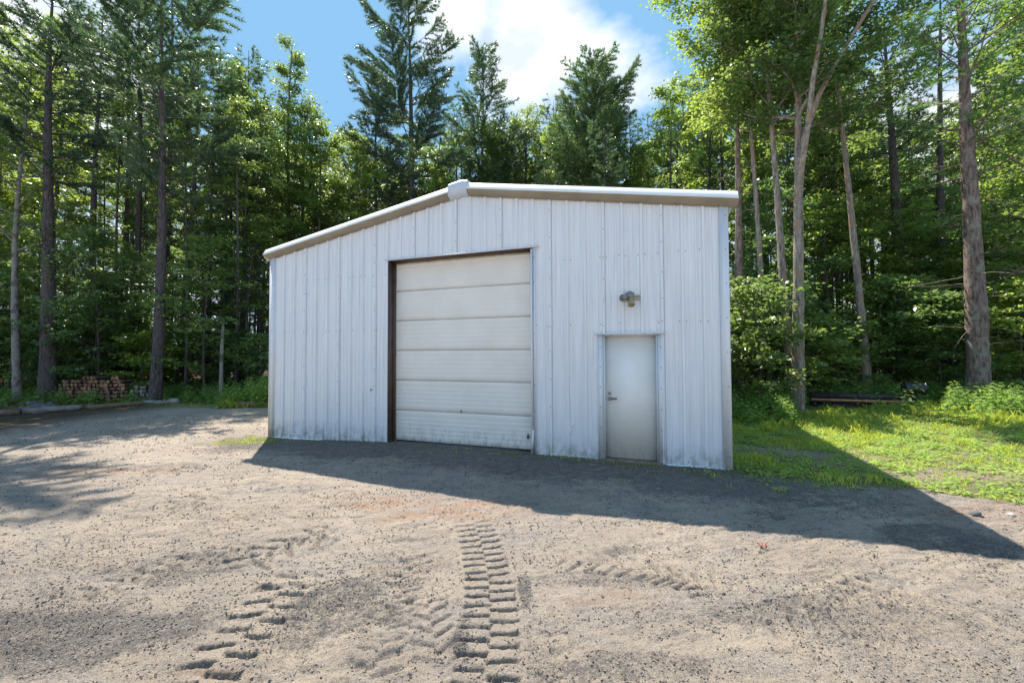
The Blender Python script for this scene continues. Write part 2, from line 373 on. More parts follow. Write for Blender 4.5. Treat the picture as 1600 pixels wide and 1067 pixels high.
def height(x, y, fine=True):
    s, d = bloc(x, y)
    z = (fbm(x * 0.35 + 5, y * 0.35, 3, 11) - 0.5) * 0.10 * smooth(3, 8, np.hypot(x, y))
    near = smooth(2.2, 0.0, np.maximum(np.maximum(-s, s - BW), np.maximum(-d, d - BDEP)))
    z = z * (1 - near) - near * 0.10 * smooth(3.5, 0, s)
    z = z + 0.22 * smooth(6, 12, x) * smooth(5, 12, y)            # the lawn climbs a little to the woods
    z = z + (fbm(x * 0.2, y * 0.2, 3, 77) - 0.4) * 1.2 * smooth(17, 40, y) + 0.12 * smooth(13.5, 16, y) * (x < 0)
    z = z + (fbm(x * 1.6, y * 1.6, 3, 3) - 0.5) * 0.035 * smooth(0.1, 0.7, -d + 0 * x) * (d < 0)
    z0 = z
    if fine:
        w = smooth(14, 6, y) * smooth(-14, -6, x) * smooth(14, 8, x)
        a = 0.55 * x + 0.25 * y; sc = 0.35 + 0.9 * smooth(0.4, 0.65, fbm(x * 0.8, y * 1.2, 3, 15))
        rd = fbm(a * 4, (y - 0.30 * x) * 11, 4, 5); z = z + (rd - 0.5) * 0.030 * w * sc - np.maximum(0, 0.40 - rd) * 0.04 * w * sc
        rd2 = fbm((x + .8 * y) * 5, (y - 0.5 * x) * 24, 3, 18); z = z - np.maximum(0, 0.035 - np.abs(rd2 - 0.5)) * 0.22 * w * sc * smooth(.45, .6, fbm(x * 1.7, y * 2.2, 2, 27))      # scraped ridges
        z = z + (fbm(x * 20, y * 20, 3, 6) - 0.5) * 0.014 * w
        cl = smooth(0.50, 0.72, fbm(x * 1.3 + 3, y * 1.8, 3, 21))
        z = z + np.maximum(fbm(x * 50, y * 50, 2, 8) - 0.48, 0) * 0.05 * cl * w
        ins = np.zeros(np.shape(x))
        for pts, hw, pe, sk, dp, du, sd in TR[:5]: ins = np.maximum(ins, near_line(x, y, pts, hw))
        z = z0 + (z - z0) * (1 - .75 * ins)
        for pts, hw, pe, sk, dp, du, sd in TR: z = z + track(x, y, pts, hw, pe, sk, dp, du, sd)
        z = z - 0.02 * gblob(x, y, 1490, 850, 0.7, 0.35)
    return z
def HZ(x, y): return float(height(np.array([float(x)]), np.array([float(y)]), False)[0])
def grassmask(x, y):
    s, d = bloc(x, y); n = fbm(x * 1.4, y * 1.4, 4, 31); n2 = fbm(x * 5, y * 5, 3, 32)
    A = G(1120, 748); B = G(1600, 800)
    line = A.y + (x - A.x) * (B.y - A.y) / (B.x - A.x)
    lawn = smooth(-0.15, 0.9, y - line) * (x > 2.9) * (s > BW - 0.1 + 0 * x) * smooth(1.0, -0.2, 2.9 - x)
    lawn = np.clip(lawn * 1.5 - smooth(0.48, 0.66, n) * 0.8 * smooth(10, 7, y), 0, 1) * smooth(0.2, 0.5, n2 + lawn * 0.25)
    c = G(1215, 705); lawn = lawn * (1 - 0.9 * np.exp(-(((x - c.x) / 0.9) ** 2 + ((y - c.y + (x - c.x) * .5) / 0.35) ** 2)))
    c = G(1540, 745); lawn = lawn * (1 - 0.6 * np.exp(-(((x - c.x) / 1.4) ** 2 + ((y - c.y) / 0.35) ** 2)))
    strip = smooth(-0.75, -0.05, d) * (d < 0.02) * (s > -0.6) * (s < BW + 0.3) * .7 * smooth(0.50, 0.70, n2 + 0.2 * (smooth(3.6, 1, s) + smooth(7.5, 9, s)) - 0.02)
    strip = np.maximum(strip, smooth(-1.6, -0.5, d) * (d < 0) * (s > 6.5) * (s < BW + .5) * smooth(0.6, 0.75, n2) * 0.7)
    lb = gblob(x, y, 385, 683, 0.75, 0.55) * 1.2; lb = smooth(0.35, 0.8, lb + (n2 - 0.5) * 0.9)
    lb2 = smooth(0.4, 0.8, gblob(x, y, 330, 690, 0.9, 0.3) + (n2 - 0.6) * 1.2) * 0.5
    verge = smooth(13.2, 14.2, y + (n - 0.5) * 1.2) * (x < 0) * smooth(0.35, 0.55, n + 0.08) * smooth(22, 16, y)
    back = (s < BW) * (s > -4) * (d > 2) * 0.0
    forest = smooth(13, 15, y) * (x > 3) * smooth(17, 14, y) * 0.6
    return np.clip(np.maximum.reduce([lawn * smooth(15.5, 13.5, y), strip, lb, lb2, verge, forest * (n > .45)]), 0, 1)
def forestmask(x, y):
    n = fbm(x * 0.6, y * 0.6, 3, 51) - 0.5
    s, d = bloc(x, y)
    left = smooth(14.0, 15.2, y + n * 2) * (s < 1)
    right = smooth(12.2, 13.4, y + n * 2 + 0.0 * x) * (x > 4)
    return np.clip(np.maximum.reduce([left, right, smooth(1.0, 2.5, d - BDEP), smooth(-10.5, -13, x + n) * (y > 9)]), 0, 1)

def axis(lo, a, b, hi, st, g):
    c = list(np.arange(a, b, st)); x = b; d = st; up = []
    while x < hi: up.append(x); d = min(d * g, 8); x += d
    x = a; d = st; dn = []
    while x > lo: d = min(d * g, 8); x -= d; dn.append(x)
    return np.array(dn[::-1] + c + up + [hi])
gx = axis(-160, -3.3, 4.0, 160, 0.0118, 1.02); gy = axis(-40, 1.75, 3.7, 220, 0.0085, 1.0068)
X, Y = np.meshgrid(gx, gy); Z = height(X, Y)
nx, ny = len(gx), len(gy)
ii = (np.arange(ny - 1)[:, None] * nx + np.arange(nx - 1)[None, :]).ravel()
gb = MB(); gb.add(np.stack([X, Y, Z], -1).reshape(-1, 3), np.stack([ii, ii + 1, ii + nx + 1, ii + nx], -1))

def mat_ground():
    t = NT('dirt_yard'); v = t.co()
    at = lambda n: t.n('ShaderNodeAttribute', attribute_name=n).outputs['Fac']
    n1 = t.noise(v, 0.9, 5, 0.6); n2 = t.noise(v, 7, 6, 0.65); n3 = t.noise(v, 48, 6, 0.75); n4 = t.noise(v, 150, 4, 0.8)
    skv = t.mapp(v, (1.0, 3.2, 1)); n5 = t.noise(skv, 3.0, 6, 0.65, 0.4)
    c = t.mix(t.ramp(n1, 0.35, 0.65), (0.375, 0.305, 0.238), (0.49, 0.40, 0.31))
    c = t.mix(t.ramp(t.noise(v, 0.33, 5, .6, .5), .42, .6, 0, .55), c, (0.285, 0.25, 0.228))
    c = t.mix(t.ramp(n5, 0.48, 0.66, 0, 0.7), c, (0.235, 0.20, 0.175))
    c = t.mix(t.ramp(t.noise(t.mapp(v, (1, 2.2, 1), (5, 3, 0)), 1.4, 6, .7, .8), .5, .62, 0, .4), c, (0.30, 0.275, 0.27))
    c = t.mix(t.ramp(t.noise(t.mapp(v, (1, 2.6, 1)), 16, 6, .75, .5), .56, .66, 0, .7), c, (0.15, 0.13, 0.115))
    c = t.mix(t.ramp(n2, 0.55, 0.75, 0, 0.45), c, (0.19, 0.165, 0.145))
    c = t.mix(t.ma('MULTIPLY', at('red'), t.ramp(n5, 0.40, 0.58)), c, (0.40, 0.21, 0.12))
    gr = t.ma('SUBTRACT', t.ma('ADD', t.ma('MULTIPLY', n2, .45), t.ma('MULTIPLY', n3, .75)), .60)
    dm = t.ramp(t.ma('ADD', at('damp_and_lug_shade'), t.ma('MULTIPLY', gr, 4.2)), 0.20, 0.95)
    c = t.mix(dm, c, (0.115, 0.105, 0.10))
    c = t.mix(t.ramp(n3, 0.56, 0.70, 0, 0.75), c, (0.10, 0.09, 0.085))
    c = t.mix(t.ramp(n4, 0.52, 0.64, 0, 0.65), c, (0.60, 0.53, 0.45))
    c = t.mix(t.ramp(n4, 0.47, 0.36, 0, 0.75), c, (0.09, 0.078, 0.07))
    gcol = t.mix(t.ramp(n3, 0.35, 0.65), (0.075, 0.10, 0.028), (0.17, 0.17, 0.06))
    c = t.mix(t.ma('MULTIPLY', at('grass'), 0.75), c, gcol)
    fcol = t.mix(t.ramp(n3, 0.35, 0.65), (0.045, 0.034, 0.022), (0.12, 0.085, 0.05))
    c = t.mix(at('forest'), c, fcol)
    h = t.ma('ADD', t.ma('MULTIPLY', n3, 0.7), t.ma('MULTIPLY', n4, 0.5))
    h = t.ma('ADD', h, t.ma('MULTIPLY', n2, 1.2))
    t.pbr(c, 0.95, 0, t.bump(h, 0.95, 0.030), 0.15); return t.m
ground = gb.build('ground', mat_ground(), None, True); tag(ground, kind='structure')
s_, d_ = bloc(X, Y)
gm = grassmask(X, Y); fm = forestmask(X, Y)
nd = fbm(X * 1.5, Y * 2.5, 4, 61)
damp_and_lug_shade = smooth(-2.1, -0.9, d_ + (nd - 0.5) * 1.4) * (d_ < 0.5) * smooth(-0.8, 0.4, s_) * smooth(BW + 3.5, BW, s_)
damp_and_lug_shade = np.maximum(damp_and_lug_shade * 0.9, 0.8 * smooth(0.3, 0.7, gblob(X, Y, 1490, 845, 0.9, 0.45) + (nd - .5)))
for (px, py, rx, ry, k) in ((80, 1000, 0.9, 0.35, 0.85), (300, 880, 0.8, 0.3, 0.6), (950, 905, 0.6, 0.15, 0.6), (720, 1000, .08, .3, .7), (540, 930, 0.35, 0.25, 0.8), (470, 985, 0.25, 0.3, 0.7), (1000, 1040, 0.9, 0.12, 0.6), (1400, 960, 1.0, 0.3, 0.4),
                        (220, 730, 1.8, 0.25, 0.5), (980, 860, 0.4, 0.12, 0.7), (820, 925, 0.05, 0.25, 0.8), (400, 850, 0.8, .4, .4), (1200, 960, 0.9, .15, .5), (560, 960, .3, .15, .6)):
    damp_and_lug_shade = np.maximum(damp_and_lug_shade, k * smooth(0.25, 0.75, gblob(X, Y, px, py, rx, ry) + (nd - 0.5) * 1.1))
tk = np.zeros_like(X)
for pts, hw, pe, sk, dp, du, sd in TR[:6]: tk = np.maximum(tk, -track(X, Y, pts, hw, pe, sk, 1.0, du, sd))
damp_and_lug_shade = np.maximum(damp_and_lug_shade, np.clip(tk, 0, 1) * .55)  # tyre-print bars darkened as painted-in shade, on top of the damp patches
red = np.zeros_like(X)
for (px, py, rx, ry, k) in ((730, 800, 0.8, 0.35, 0.75), (610, 785, 0.7, 0.3, 0.6), (190, 735, 1.5, 0.3, 0.6), (1590, 800, 1.2, 0.35, 0.5), (360, 700, 1.2, 0.4, 0.3), (1545, 745, 1.2, .25, .5), (330, 1060, .3, .1, .3), (940, 930, .5, .2, .25)):
    red = np.maximum(red, k * smooth(0.2, 0.9, gblob(X, Y, px, py, rx, ry) + (nd - 0.5) * 0.9))
for nm, arr in (('grass', gm), ('damp_and_lug_shade', damp_and_lug_shade), ('red', red), ('forest', fm)):
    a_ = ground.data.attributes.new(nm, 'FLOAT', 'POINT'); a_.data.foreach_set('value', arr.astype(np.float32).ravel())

# loose clods and grit, too many to count
rg = np.random.default_rng(5)
def clods(name, n, label):
    out = MB(); Pn = []; 
    yy = 1.9 * (12.0 / 1.9) ** rg.random(n * 4); xx = (rg.random(n * 4) * 2 - 1) * 1.4 * yy
    dens = .9 * smooth(0.48, 0.66, fbm(xx * 1.5, yy * 2.2, 4, 61)) + 0.05 + 1.0 * smooth(0.55, 0.68, fbm(xx * 4 + yy, yy * 9 - 3 * xx, 3, 62))
    for (px, py, rx, ry, k) in ((80, 1000, 0.9, 0.35, 1), (540, 930, 0.35, 0.25, 1.4), (820, 930, 0.06, 0.28, 3), (500, 892, .16, .10, 2.0), (472, 925, .12, .10, 3.0), (450, 955, .10, .10, 3.5), (425, 985, .10, .09, 3.5), (400, 1015, .09, .07, 3.5), (380, 1045, .08, .06, 3.5), (722, 985, .05, .12, 2.5), (735, 1035, .05, .08, 2.5), (590, 905, .3, .12, 1.5), (560, 1000, .1, .1, 1), (40, 960, .5, .2, 2), (640, 880, .25, .1, 1.2), (1000, 1045, 0.9, 0.1, 1.2), (1200, 960, .9, .15, 0.8)):
        dens = dens + k * gblob(xx, yy, px, py, rx, ry)
    s, d = bloc(xx, yy); dens = dens * ((d < 0) | (s > BW) | (s < 0)) * (1 - 0.9 * grassmask(xx, yy)) * (1 - forestmask(xx, yy))
    dens = dens + 1.6 * smooth(.62, .74, fbm(xx * 9 + 2 * yy, yy * 16 - 6 * xx, 3, 64))
    keep = rg.random(n * 4) < dens * 0.42
    xx, yy = xx[keep][:n], yy[keep][:n]; k = len(xx)
    zz_ = height(xx, yy); r = (0.0015 + 0.0085 * rg.random(k) ** 7) * (0.6 + 0.16 * yy)
    O = np.array([[1,0,0],[-.5,.87,0],[-.5,-.87,0],[0,0,1.0],[.2,.1,-.6]])
    F0 = np.array([[0,1,3],[1,2,3],[2,0,3],[1,0,4],[2,1,4],[0,2,4]])
    th = rg.random(k) * 6.28; c, s2 = np.cos(th), np.sin(th)
    V = O[None] * (0.6 + 0.8 * rg.random((k, 5, 1))) * r[:, None, None]
    V[:, :, 2] *= 0.75
    Vx = V[:, :, 0] * c[:, None] - V[:, :, 1] * s2[:, None]; Vy = V[:, :, 0] * s2[:, None] + V[:, :, 1] * c[:, None]
    P = np.stack([Vx + xx[:, None], Vy + yy[:, None], V[:, :, 2] + (zz_ + r * 0.3)[:, None]], -1)
    F = F0[None] + (np.arange(k) * 5)[:, None, None]
    t = NT('loose_dirt_clods'); g = t.n('ShaderNodeNewGeometry'); n1 = t.noise(g.outputs['Position'], 40, 2, 0.5)
    cc = t.mix(t.ramp(n1, 0.35, 0.65), (0.07, 0.062, 0.058), (0.30, 0.265, 0.23)); t.pbr(cc, 0.95, 0, None, 0.15)
    out.add(P.reshape(-1, 3), F.reshape(-1, 3))
    o = out.build(name, t.m); tag(o, label, 'gravel', kind='stuff')
clods('gravel', 120000, 'loose dirt clods and fine gravel scattered over the yard')

# ------------------------------------------------------------------ the metal building
bld = empty('metal_shed', BO, -BA, 'pale blue-white ribbed metal shed with a big overhead door and low gable roof', 'shed')
RS = 4.79; HL, HR, HT = 3.955, 4.015, 4.765     # eave heights and ridge
def roofz(s): return HL + (HT - HL) * s / RS if s < RS else HT + (HR - HT) * (s - RS) / (BW - RS)
RIB0 = 5.5268 - 18 * 0.3048
def profile(length, off=0.0, sgn=-1, laps=True):
    """trapezoid rib each foot, two low ribs between; (s, y) list"""
    pts = []
    k = -1
    while True:
        c = off + k * 0.3048
        if c - 0.03 > length: break
        for ds, h in ((-0.028, 0), (-0.017, 0.036), (0.017, 0.036), (0.028, 0), (0.083, 0), (0.093, 0.009), (0.117, 0.009), (0.127, 0), (0.178, 0), (0.188, 0.009), (0.212, 0.009), (0.222, 0)):
            pts.append((c + ds, sgn * h))
            if laps and k % 3 == 0 and ds == 0.028: pts += [(c + .0285, -sgn * .014), (c + .036, -sgn * .014), (c + .0365, 0)]
        k += 1
    return pts
def prof_y(pts, s):
    for (a, b), (c, d) in zip(pts[:-1], pts[1:]):
        if a <= s <= c: return b + (d - b) * (s - a) / max(c - a, 1e-9)
    return 0.0
GO = (3.11, 6.125, 3.63); EO = (7.335, 8.195, 2.06)     # openings: left, right, top
def ribbed(mb, length, topf, openings, off, y0=0.0, sgn=-1, z0=-0.12):
    pts = profile(length, off, sgn)
    br = sorted(set([0.0, length] + [p[0] for p in pts if 0 < p[0] < length] + [v for o in openings for v in o[:2]]))
    for a, b in zip(br[:-1], br[1:]):
        if b - a < 1e-5: continue
        m_ = (a + b) / 2; zb = z0
        for o in openings:
            if o[0] <= m_ <= o[1]: zb = o[2]
        ya, yb = y0 + prof_y(pts, a), y0 + prof_y(pts, b)
        mb.add([(a, ya, zb), (b, yb, zb), (b, yb, topf(b)), (a, ya, topf(a))], [[0, 1, 2, 3]])
fw = MB(); ribbed(fw, BW, lambda s: roofz(s) + 0.02, (GO, EO), RIB0)
def screw(mb, s, z, y=-0.036, r=0.0085, mi=1):
    th = np.arange(6) * math.pi / 3
    A = [(s + r * math.cos(t), y - 0.001, z + r * math.sin(t)) for t in th]; B = [(s + r * .7 * math.cos(t), y - 0.007, z + r * .7 * math.sin(t)) for t in th]
    mb.add(A + B + [(s, y - 0.008, z)], [[i, (i + 1) % 6, 6 + (i + 1) % 6, 6 + i] for i in range(6)], mi)
    mb.add([*B, (s, y - 0.0085, z)], [[i, (i + 1) % 6, 6] for i in range(6)], mi)
def opened(s, z):
    return (GO[0] - .05 < s < GO[1] + .06 and z < GO[2] + .06) or (EO[0] - .1 < s < EO[1] + .1 and z < EO[2] + .06)
rr = random.Random(3)
for k in range(0, 30):
    s = RIB0 + k * 0.3048
    if not 0.1 < s < BW - .1: continue
    if k % 3 == 0:                       # panel laps: a column of stitch screws
        z = 0.25 + rr.random() * .1
        while z < roofz(s) - .15:
            if not opened(s, z): screw(fw, s + rr.uniform(-.004, .004), z)
            z += rr.choice((0.36, 0.42, 0.48))
    for z in (2.24, 3.36):
        for ds in (0.05, 0.25):
            if rr.random() < 0.55 and not opened(s + ds, z): screw(fw, s + ds, z + rr.uniform(-.012, .012), 0.0)
    if not opened(s + .05, 0.06): screw(fw, s + 0.05, 0.06, 0.0)
def splat(mb, s, z, w, h, mi, n, seed):
    r2 = random.Random(seed)
    for i in range(n):
        a, b = s + r2.gauss(0, w * .4), z + r2.gauss(0, h * .4); r = r2.uniform(.006, .022) * (w / .1) ** .5
        V = [(a + r * r2.uniform(.5, 1.2) * math.cos(t * 1.047), -0.0375 - 0.0006 * i / n, b + 1.5 * r * r2.uniform(.5, 1.2) * math.sin(t * 1.047)) for t in range(6)]
        mb.add(V + [(a, -0.0376 - 0.0006 * i / n, b)], [[t, (t + 1) % 6, 6] for t in range(6)], mi)
splat(fw, 6.77, 0.46, 0.09, 0.18, 2, 22, 1); splat(fw, 6.77, 0.2, 0.02, 0.22, 2, 8, 2)
splat(fw, 2.72, 1.02, 0.05, 0.03, 3, 4, 3); splat(fw, 2.78, 1.5, 0.05, 0.05, 2, 5, 4); splat(fw, 1.03, 3.07, .02, .015, 3, 2, 5)
fw.build('front_wall', [CLAD, SCREW, PAINTW, PAINTD], bld)

def rot_obj(o, rz, loc): o.rotation_euler = (0, 0, rz); o.location = loc; return o
sl = MB(); ribbed(sl, BDEP, lambda s: HL, (), 0.1, z0=-0.2); o = sl.build('side_wall', [CLAD], bld); rot_obj(o, -math.pi / 2, (0, BDEP, 0))
sr = MB(); ribbed(sr, BDEP, lambda s: HR, (), 0.1); o = sr.build('side_wall', [CLAD], bld); rot_obj(o, math.pi / 2, (BW, 0, 0))
bk = MB(); ribbed(bk, BW, lambda s: roofz(BW - s), (), 0.2, z0=-0.3); o = bk.build('rear_wall', [CLAD], bld); rot_obj(o, math.pi, (BW, BDEP, 0))
# roof: two ribbed slopes running past the walls
rf = MB()
for s0, s1, z0_, z1_ in ((-0.14, RS, HL - 0.024, HT), (RS, BW + 0.14, HT, HR - 0.024)):
    ys = []; k = 0
    while k * 0.3048 < BDEP + 0.05:
        for dy, h in ((0, 0), (0.02, 0.03), (0.05, 0.03), (0.07, 0)): ys.append((-0.02 + k * 0.3048 + dy, h))
        k += 1
    ys = [p for p in ys if p[0] <= BDEP + 0.1]
    for (a, ha), (b, hb) in zip(ys[:-1], ys[1:]):
        rf.add([(s0, a, z0_ + .1 + ha), (s1, a, z1_ + .1 + ha), (s1, b, z1_ + .1 + hb), (s0, b, z0_ + .1 + hb)], [[0, 1, 2, 3]])
    rf.add([(s0, 0, z0_ + 0.02), (s1, 0, z1_ + 0.02), (s1, BDEP, z1_ + 0.02), (s0, BDEP, z0_ + 0.02)], [[3, 2, 1, 0]])
rf.build('roof', [CLAD], bld)
# rake trim: folded profile swept up each slope
PR = [(0.0, -0.045), (-0.045, -0.05), (-0.05, -0.022), (-0.105, -0.016), (-0.140, 0.050), (-0.144, 0.053)]
PU = [(-0.144, 0.0535), (-0.152, 0.054), (-0.150, 0.066), (-0.074, 0.188), (0.06, 0.213)]
def sweep(mb, s0, s1, P=PR, mi=0, caps=True):
    A = [(s0, y, (roofz(s0) if s0 >= 0 else roofz(0) + s0 * (HT - HL) / RS) + z) for y, z in P]
    zz1 = roofz(s1) if s1 <= BW else roofz(BW) + (s1 - BW) * (HR - HT) / (BW - RS)
    B = [(s1, y, zz1 + z) for y, z in P]
    n = len(P); mb.add(A + B, [[i, n + i, n + i + 1, i + 1] for i in range(n - 1)], mi)
    if caps:
        for E_, flip in ((A, 0), (B, 1)):
            c = (E_[0][0], 0.04, sum(p[2] for p in E_) / n)
            mb.add(E_ + [c], [[i, i + 1, n] for i in range(n - 1)] + [[n - 1, 0, n]], mi)
for s0, s1 in ((-0.15, 2.2), (2.17, RS - 0.16), (RS + 0.10, 7.0), (6.97, BW + 0.16)):
    lap = -.003 if s0 in (2.17, RS + .10) else 0.0
    rk = MB(); sweep(rk, s0, s1, [(y + lap, z) for y, z in PR])
    q_ = s0 + .3
    while q_ < s1 - .1: screw(rk, q_, roofz(q_) - .036, -.049 + lap, .009, 1); q_ += .6096; o = rk.build('rake_trim', [RAKE, SCREW], bld)
    ru = MB(); sweep(ru, s0 - .004, s1 + .004, [(y + lap, z) for y, z in PU]); ru.build('roof_edge_trim', [EDGE], bld)
e = MB()
P3 = [(0.0, -0.055), (-0.06, -0.062), (-0.155, 0.0), (-0.165, 0.175), (-0.10, 0.235), (0.06, 0.245)]
sweep(e, RS - 0.27, RS, P3, 0, True); sweep(e, RS, RS + 0.11, P3, 0, True)
e.build('ridge_cap', [CAPM], bld)
# corner trims
for s0, s1, zt in ((-0.055, 0.075, HL - 0.03), (BW - 0.085, BW + 0.035, HR - 0.035)):
    c = MB(); c.box((s0, -0.044, -0.11 if s0 < 0 else -0.02), (s1, 0.14, zt)); c.box((s0 + .02, -0.048, -0.10 if s0 < 0 else -0.01), (s0 + .032, -0.043, zt)); 
    z = 0.2
    while z < zt - .1: screw(c, (s0 + s1) / 2 + .02, z, -0.044, 0.008, 1); z += 0.52
    c.build('corner_trim', [TRIMW, SCREW], bld)
# foundation strip and white base closure
for q0, q1 in (((0.02, 0.03, -0.6), (GO[0], 0.25, -0.105)), ((GO[1], 0.03, -0.6), (BW - .02, 0.25, -0.005)), ((BW-1.2, -0.05, -0.4), (BW+.02, 0.02, -0.025)), ((0.05, BDEP - .3, -1), (BW - .05, BDEP - .05, -.2))):
    fd = MB(); fd.box(q0, q1); fd.build('foundation', [CONC], bld)
r2 = random.Random(8)
for a, b, zl, zr in ((0.1, GO[0] - .06, -0.095, -0.03), (GO[1] + .1, EO[0] - .1, 0.0, 0.0), (EO[1] + .1, BW - .06, 0.0, 0.0)):
    s = a
    while s < b:
        L = min(r2.uniform(.25, .9), b - s); z = zl + (zr - zl) * (s - a) / (b - a) + r2.uniform(-.006, .01)
        if r2.random() < .8 and L > .05:
            bt = MB(); bt.box((s, -0.050, z - .02), (s + L, -0.003, z + 0.006 + r2.uniform(0, .008))); bt.build('base_closure', [PAINTW], bld)
        s += L + r2.uniform(0, .08)

# overhead door, recessed
DP = 0.20
gd = MB(); gs0, gs1 = GO[0] - 0.02, GO[1] + 0.03
for k in range(6):
    z0 = 0.015 + k * 0.604; z1 = z0 + 0.596
    P = [(DP, z0), (DP - .014, z0 + 0.006), (DP - .014, z0 + .05), (DP - .016, z0 + .055)]
    for q in range(1, 6): P += [(DP - .016, z0 + .05 + q * .085 - .004), (DP - .0148, z0 + .05 + q * .085), (DP - .016, z0 + .05 + q * .085 + .004)]
    P += [(DP - .014, z1 - .045), (DP - .014, z1 - .006), (DP, z1)]
    A = [(gs0, y, z) for y, z in P]; B = [(gs1, y, z) for y, z in P]; n = len(P)
    gd.add(A + B, [[i, n + i, n + i + 1, i + 1] for i in range(n - 1)])
gd.box((gs0, DP + .003, 0.01), (gs1, DP + 0.04, 3.62))
gdo = gd.build('overhead_door', [GDOOR], bld)
q = MB(); q.box((gs0, DP - .022, -0.05), (gs1, DP + .03, 0.014)); q.build('bottom_seal', [SEAL], gdo)
q = MB()
for k in range(1, 6): q.box((gs0, DP - 0.0115, 0.015 + k * 0.604 - 0.0085), (gs1, DP + .002, 0.015 + k * 0.604 + 0.001))
q.build('panel_joints', [mat_simple('joint_grey', (0.52, 0.50, 0.46), 0.8)], gdo)
q = MB(); q.box((5.95, DP - .04, 0.22), (5.99, DP - .018, 0.30)); q.build('door_latch', [CHROME], gdo)
q = MB(); q.box((4.62, DP - .03, 0.62), (4.64, DP - .018, 0.68)); q.build('door_latch', [CHROME], gdo)
# brown frame of the opening: left jamb, header; pale right jamb; cream stop beads
fr = MB(); fr.box((GO[0] - .012, -0.032, -0.12), (GO[0] + 0.022, DP + .05, GO[2] + .0)); fr.box((GO[0] + .022, DP - .1, -.1), (GO[0] + .05, DP - 0.03, GO[2] - .03)) ; fr.build('door_jamb', [BROWN], bld)
hd = MB(); hd.box((GO[0] + .0225, 0.004, GO[2] - 0.022), (GO[1] - .0005, DP + .05, GO[2] + .05)); hd.build('door_header', [BROWN], bld)
cr_ = MB(); cr_.box((GO[0] + .024, DP - .029, -.06), (GO[0] + 0.062, DP - .019, GO[2] - .024)); cr_.box((GO[0] + .063, DP - .029, GO[2] - .06), (GO[1] - .02, DP - .019, GO[2] - .024)); cr_.build('weather_strip', [mat_simple('cream_strip', (0.52, 0.48, 0.38), .6)], bld)
rj = MB(); rj.box((GO[1] - .0, -0.036, -0.02), (GO[1] + .055, DP + .05, GO[2])); rj.box((GO[1] - .03, -.040, -.02), (GO[1] + .0, -.028, GO[2] * .99))
z = .3
while z < 3.5: screw(rj, GO[1] + .03, z, -.036, .008, 1); z += .45
M_ = Matrix.Translation((GO[1] - .035, -.05, 0.0)) @ Matrix.Rotation(0.06, 4, 'Y'); rj.box((0, 0, 0), (.035, .012, .42), 0, M_)
rj.build('door_jamb', [TRIMW, SCREW], bld, )
ht = MB(); ht.box((GO[0] - .06, -0.05, GO[2] + .001), (GO[1] + .12, 0.0, GO[2] + .022)); ht.box((GO[0] - .06, -0.05, GO[2] - .012), (GO[1] + .12, -.046, GO[2] + .0005)); ht.build('head_trim', [TRIMW], bld)

# entry door
en = MB(); en.box((EO[0] + .03, 0.06, 0.03), (EO[1] - .03, 0.10, EO[2] - .02)); eo = en.build('entry_door', [EDOOR], bld)
kb = MB(); kb.tube([(7.43, .06, 1.0), (7.43, .045, 1.0), (7.43, .04, 1.0)], [.032, .032, .01], 14)
kb.tube([(7.43, .045, 1.0), (7.43, .012, 1.0), (7.43, 0.0, 1.0), (7.43, -.012, 1.0), (7.43, -.018, 1.0)], [.013, .013, .027, .024, .008], 12)
kb.tube([(7.43, .045, 1.085), (7.43, .03, 1.085)], [.024, .02], 12)
kb.build('door_knob', [CHROME], eo, True)
hp = MB(); hp.box((7.46, .052, .985), (7.53, .0595, 1.012)); hp.tube([(7.535, .06, 1.0), (7.535, .035, 1.0)], [.014, .012], 8); hp.build('hasp', [CHROME], eo)
ef = MB(); ef.box((EO[0], -.02, 0.0), (EO[0] + .03, .11, EO[2])); ef.box((EO[1] - .03, -.02, 0.0), (EO[1], .11, EO[2])); ef.box((EO[0] + .0305, -.02, EO[2] - .03), (EO[1] - .0305, .11, EO[2])); ef.build('door_frame', [mat_clad('door_frame_paint', (.72, .75, .76))], bld)
ts = MB()
for a, b in ((EO[0] - .085, EO[0] - .002), (EO[1] + .002, EO[1] + .085)):
    ts.box((a, -.034, -0.01), (b, -.001, EO[2] + .0)); ts.box((a, -.038, -0.01), (a + .010, -.033, EO[2])); ts.box((b - .010, -.038, -.01), (b, -.033, EO[2]))
    z = .2
    while z < 2: screw(ts, (a + b) / 2, z, -.034, .009, 1); z += .33
ts.build('door_side_trim', [TRIMW, SCREW], bld)
dt = MB(); dt.box((EO[0] - .125, -.075, EO[2] + .004), (EO[1] + .125, -.0, EO[2] + .024)); dt.box((EO[0] - .125, -.078, EO[2] - .006), (EO[1] + .125, -.0735, EO[2] + .022)); dt.build('drip_cap', [TRIMW], bld)
si = MB(); si.box((EO[0] - .05, -.09, -.06), (EO[1] + .05, .12, .024)); si.build('door_sill', [mat_simple('weathered_wood_sill', (.20, .15, .11), .9, 0, .4, 9, .3)], bld)
# flood lamp on a strip of metal
wl = MB(); wl.box((7.62, -.050, 2.61), (7.935, -.034, 2.675)); wl.box((7.62, -.062, 2.670), (7.935, -.0505, 2.679)); wlo = wl.build('wall_lamp', [mat_simple('lamp_backplate', (.42, .42, .34), .6, .2, .3, 20)], bld)
lb_ = MB(); lb_.tube([(7.775, -.050, 2.675), (7.775, -.09, 2.675), (7.775, -.10, 2.675)], [.078, .075, .03], 18); lb_.build('junction_box', [LAMPM], wlo, True)
for dx, dz, mt in ((-.05, -.012, LAMPM), (.022, -.085, LAMPY)):
    h_ = MB(); a = Vector((7.775, -.09, 2.655)); d = Vector((dx, -.06, dz)).normalized()
    h_.tube([a, a + d * .04, a + d * .06, a + d * .14, a + d * .17, a + d * .16], [.018, .022, .042, .054, .058, .02], 12); h_.build('lamp_socket', [mt], wlo, True)

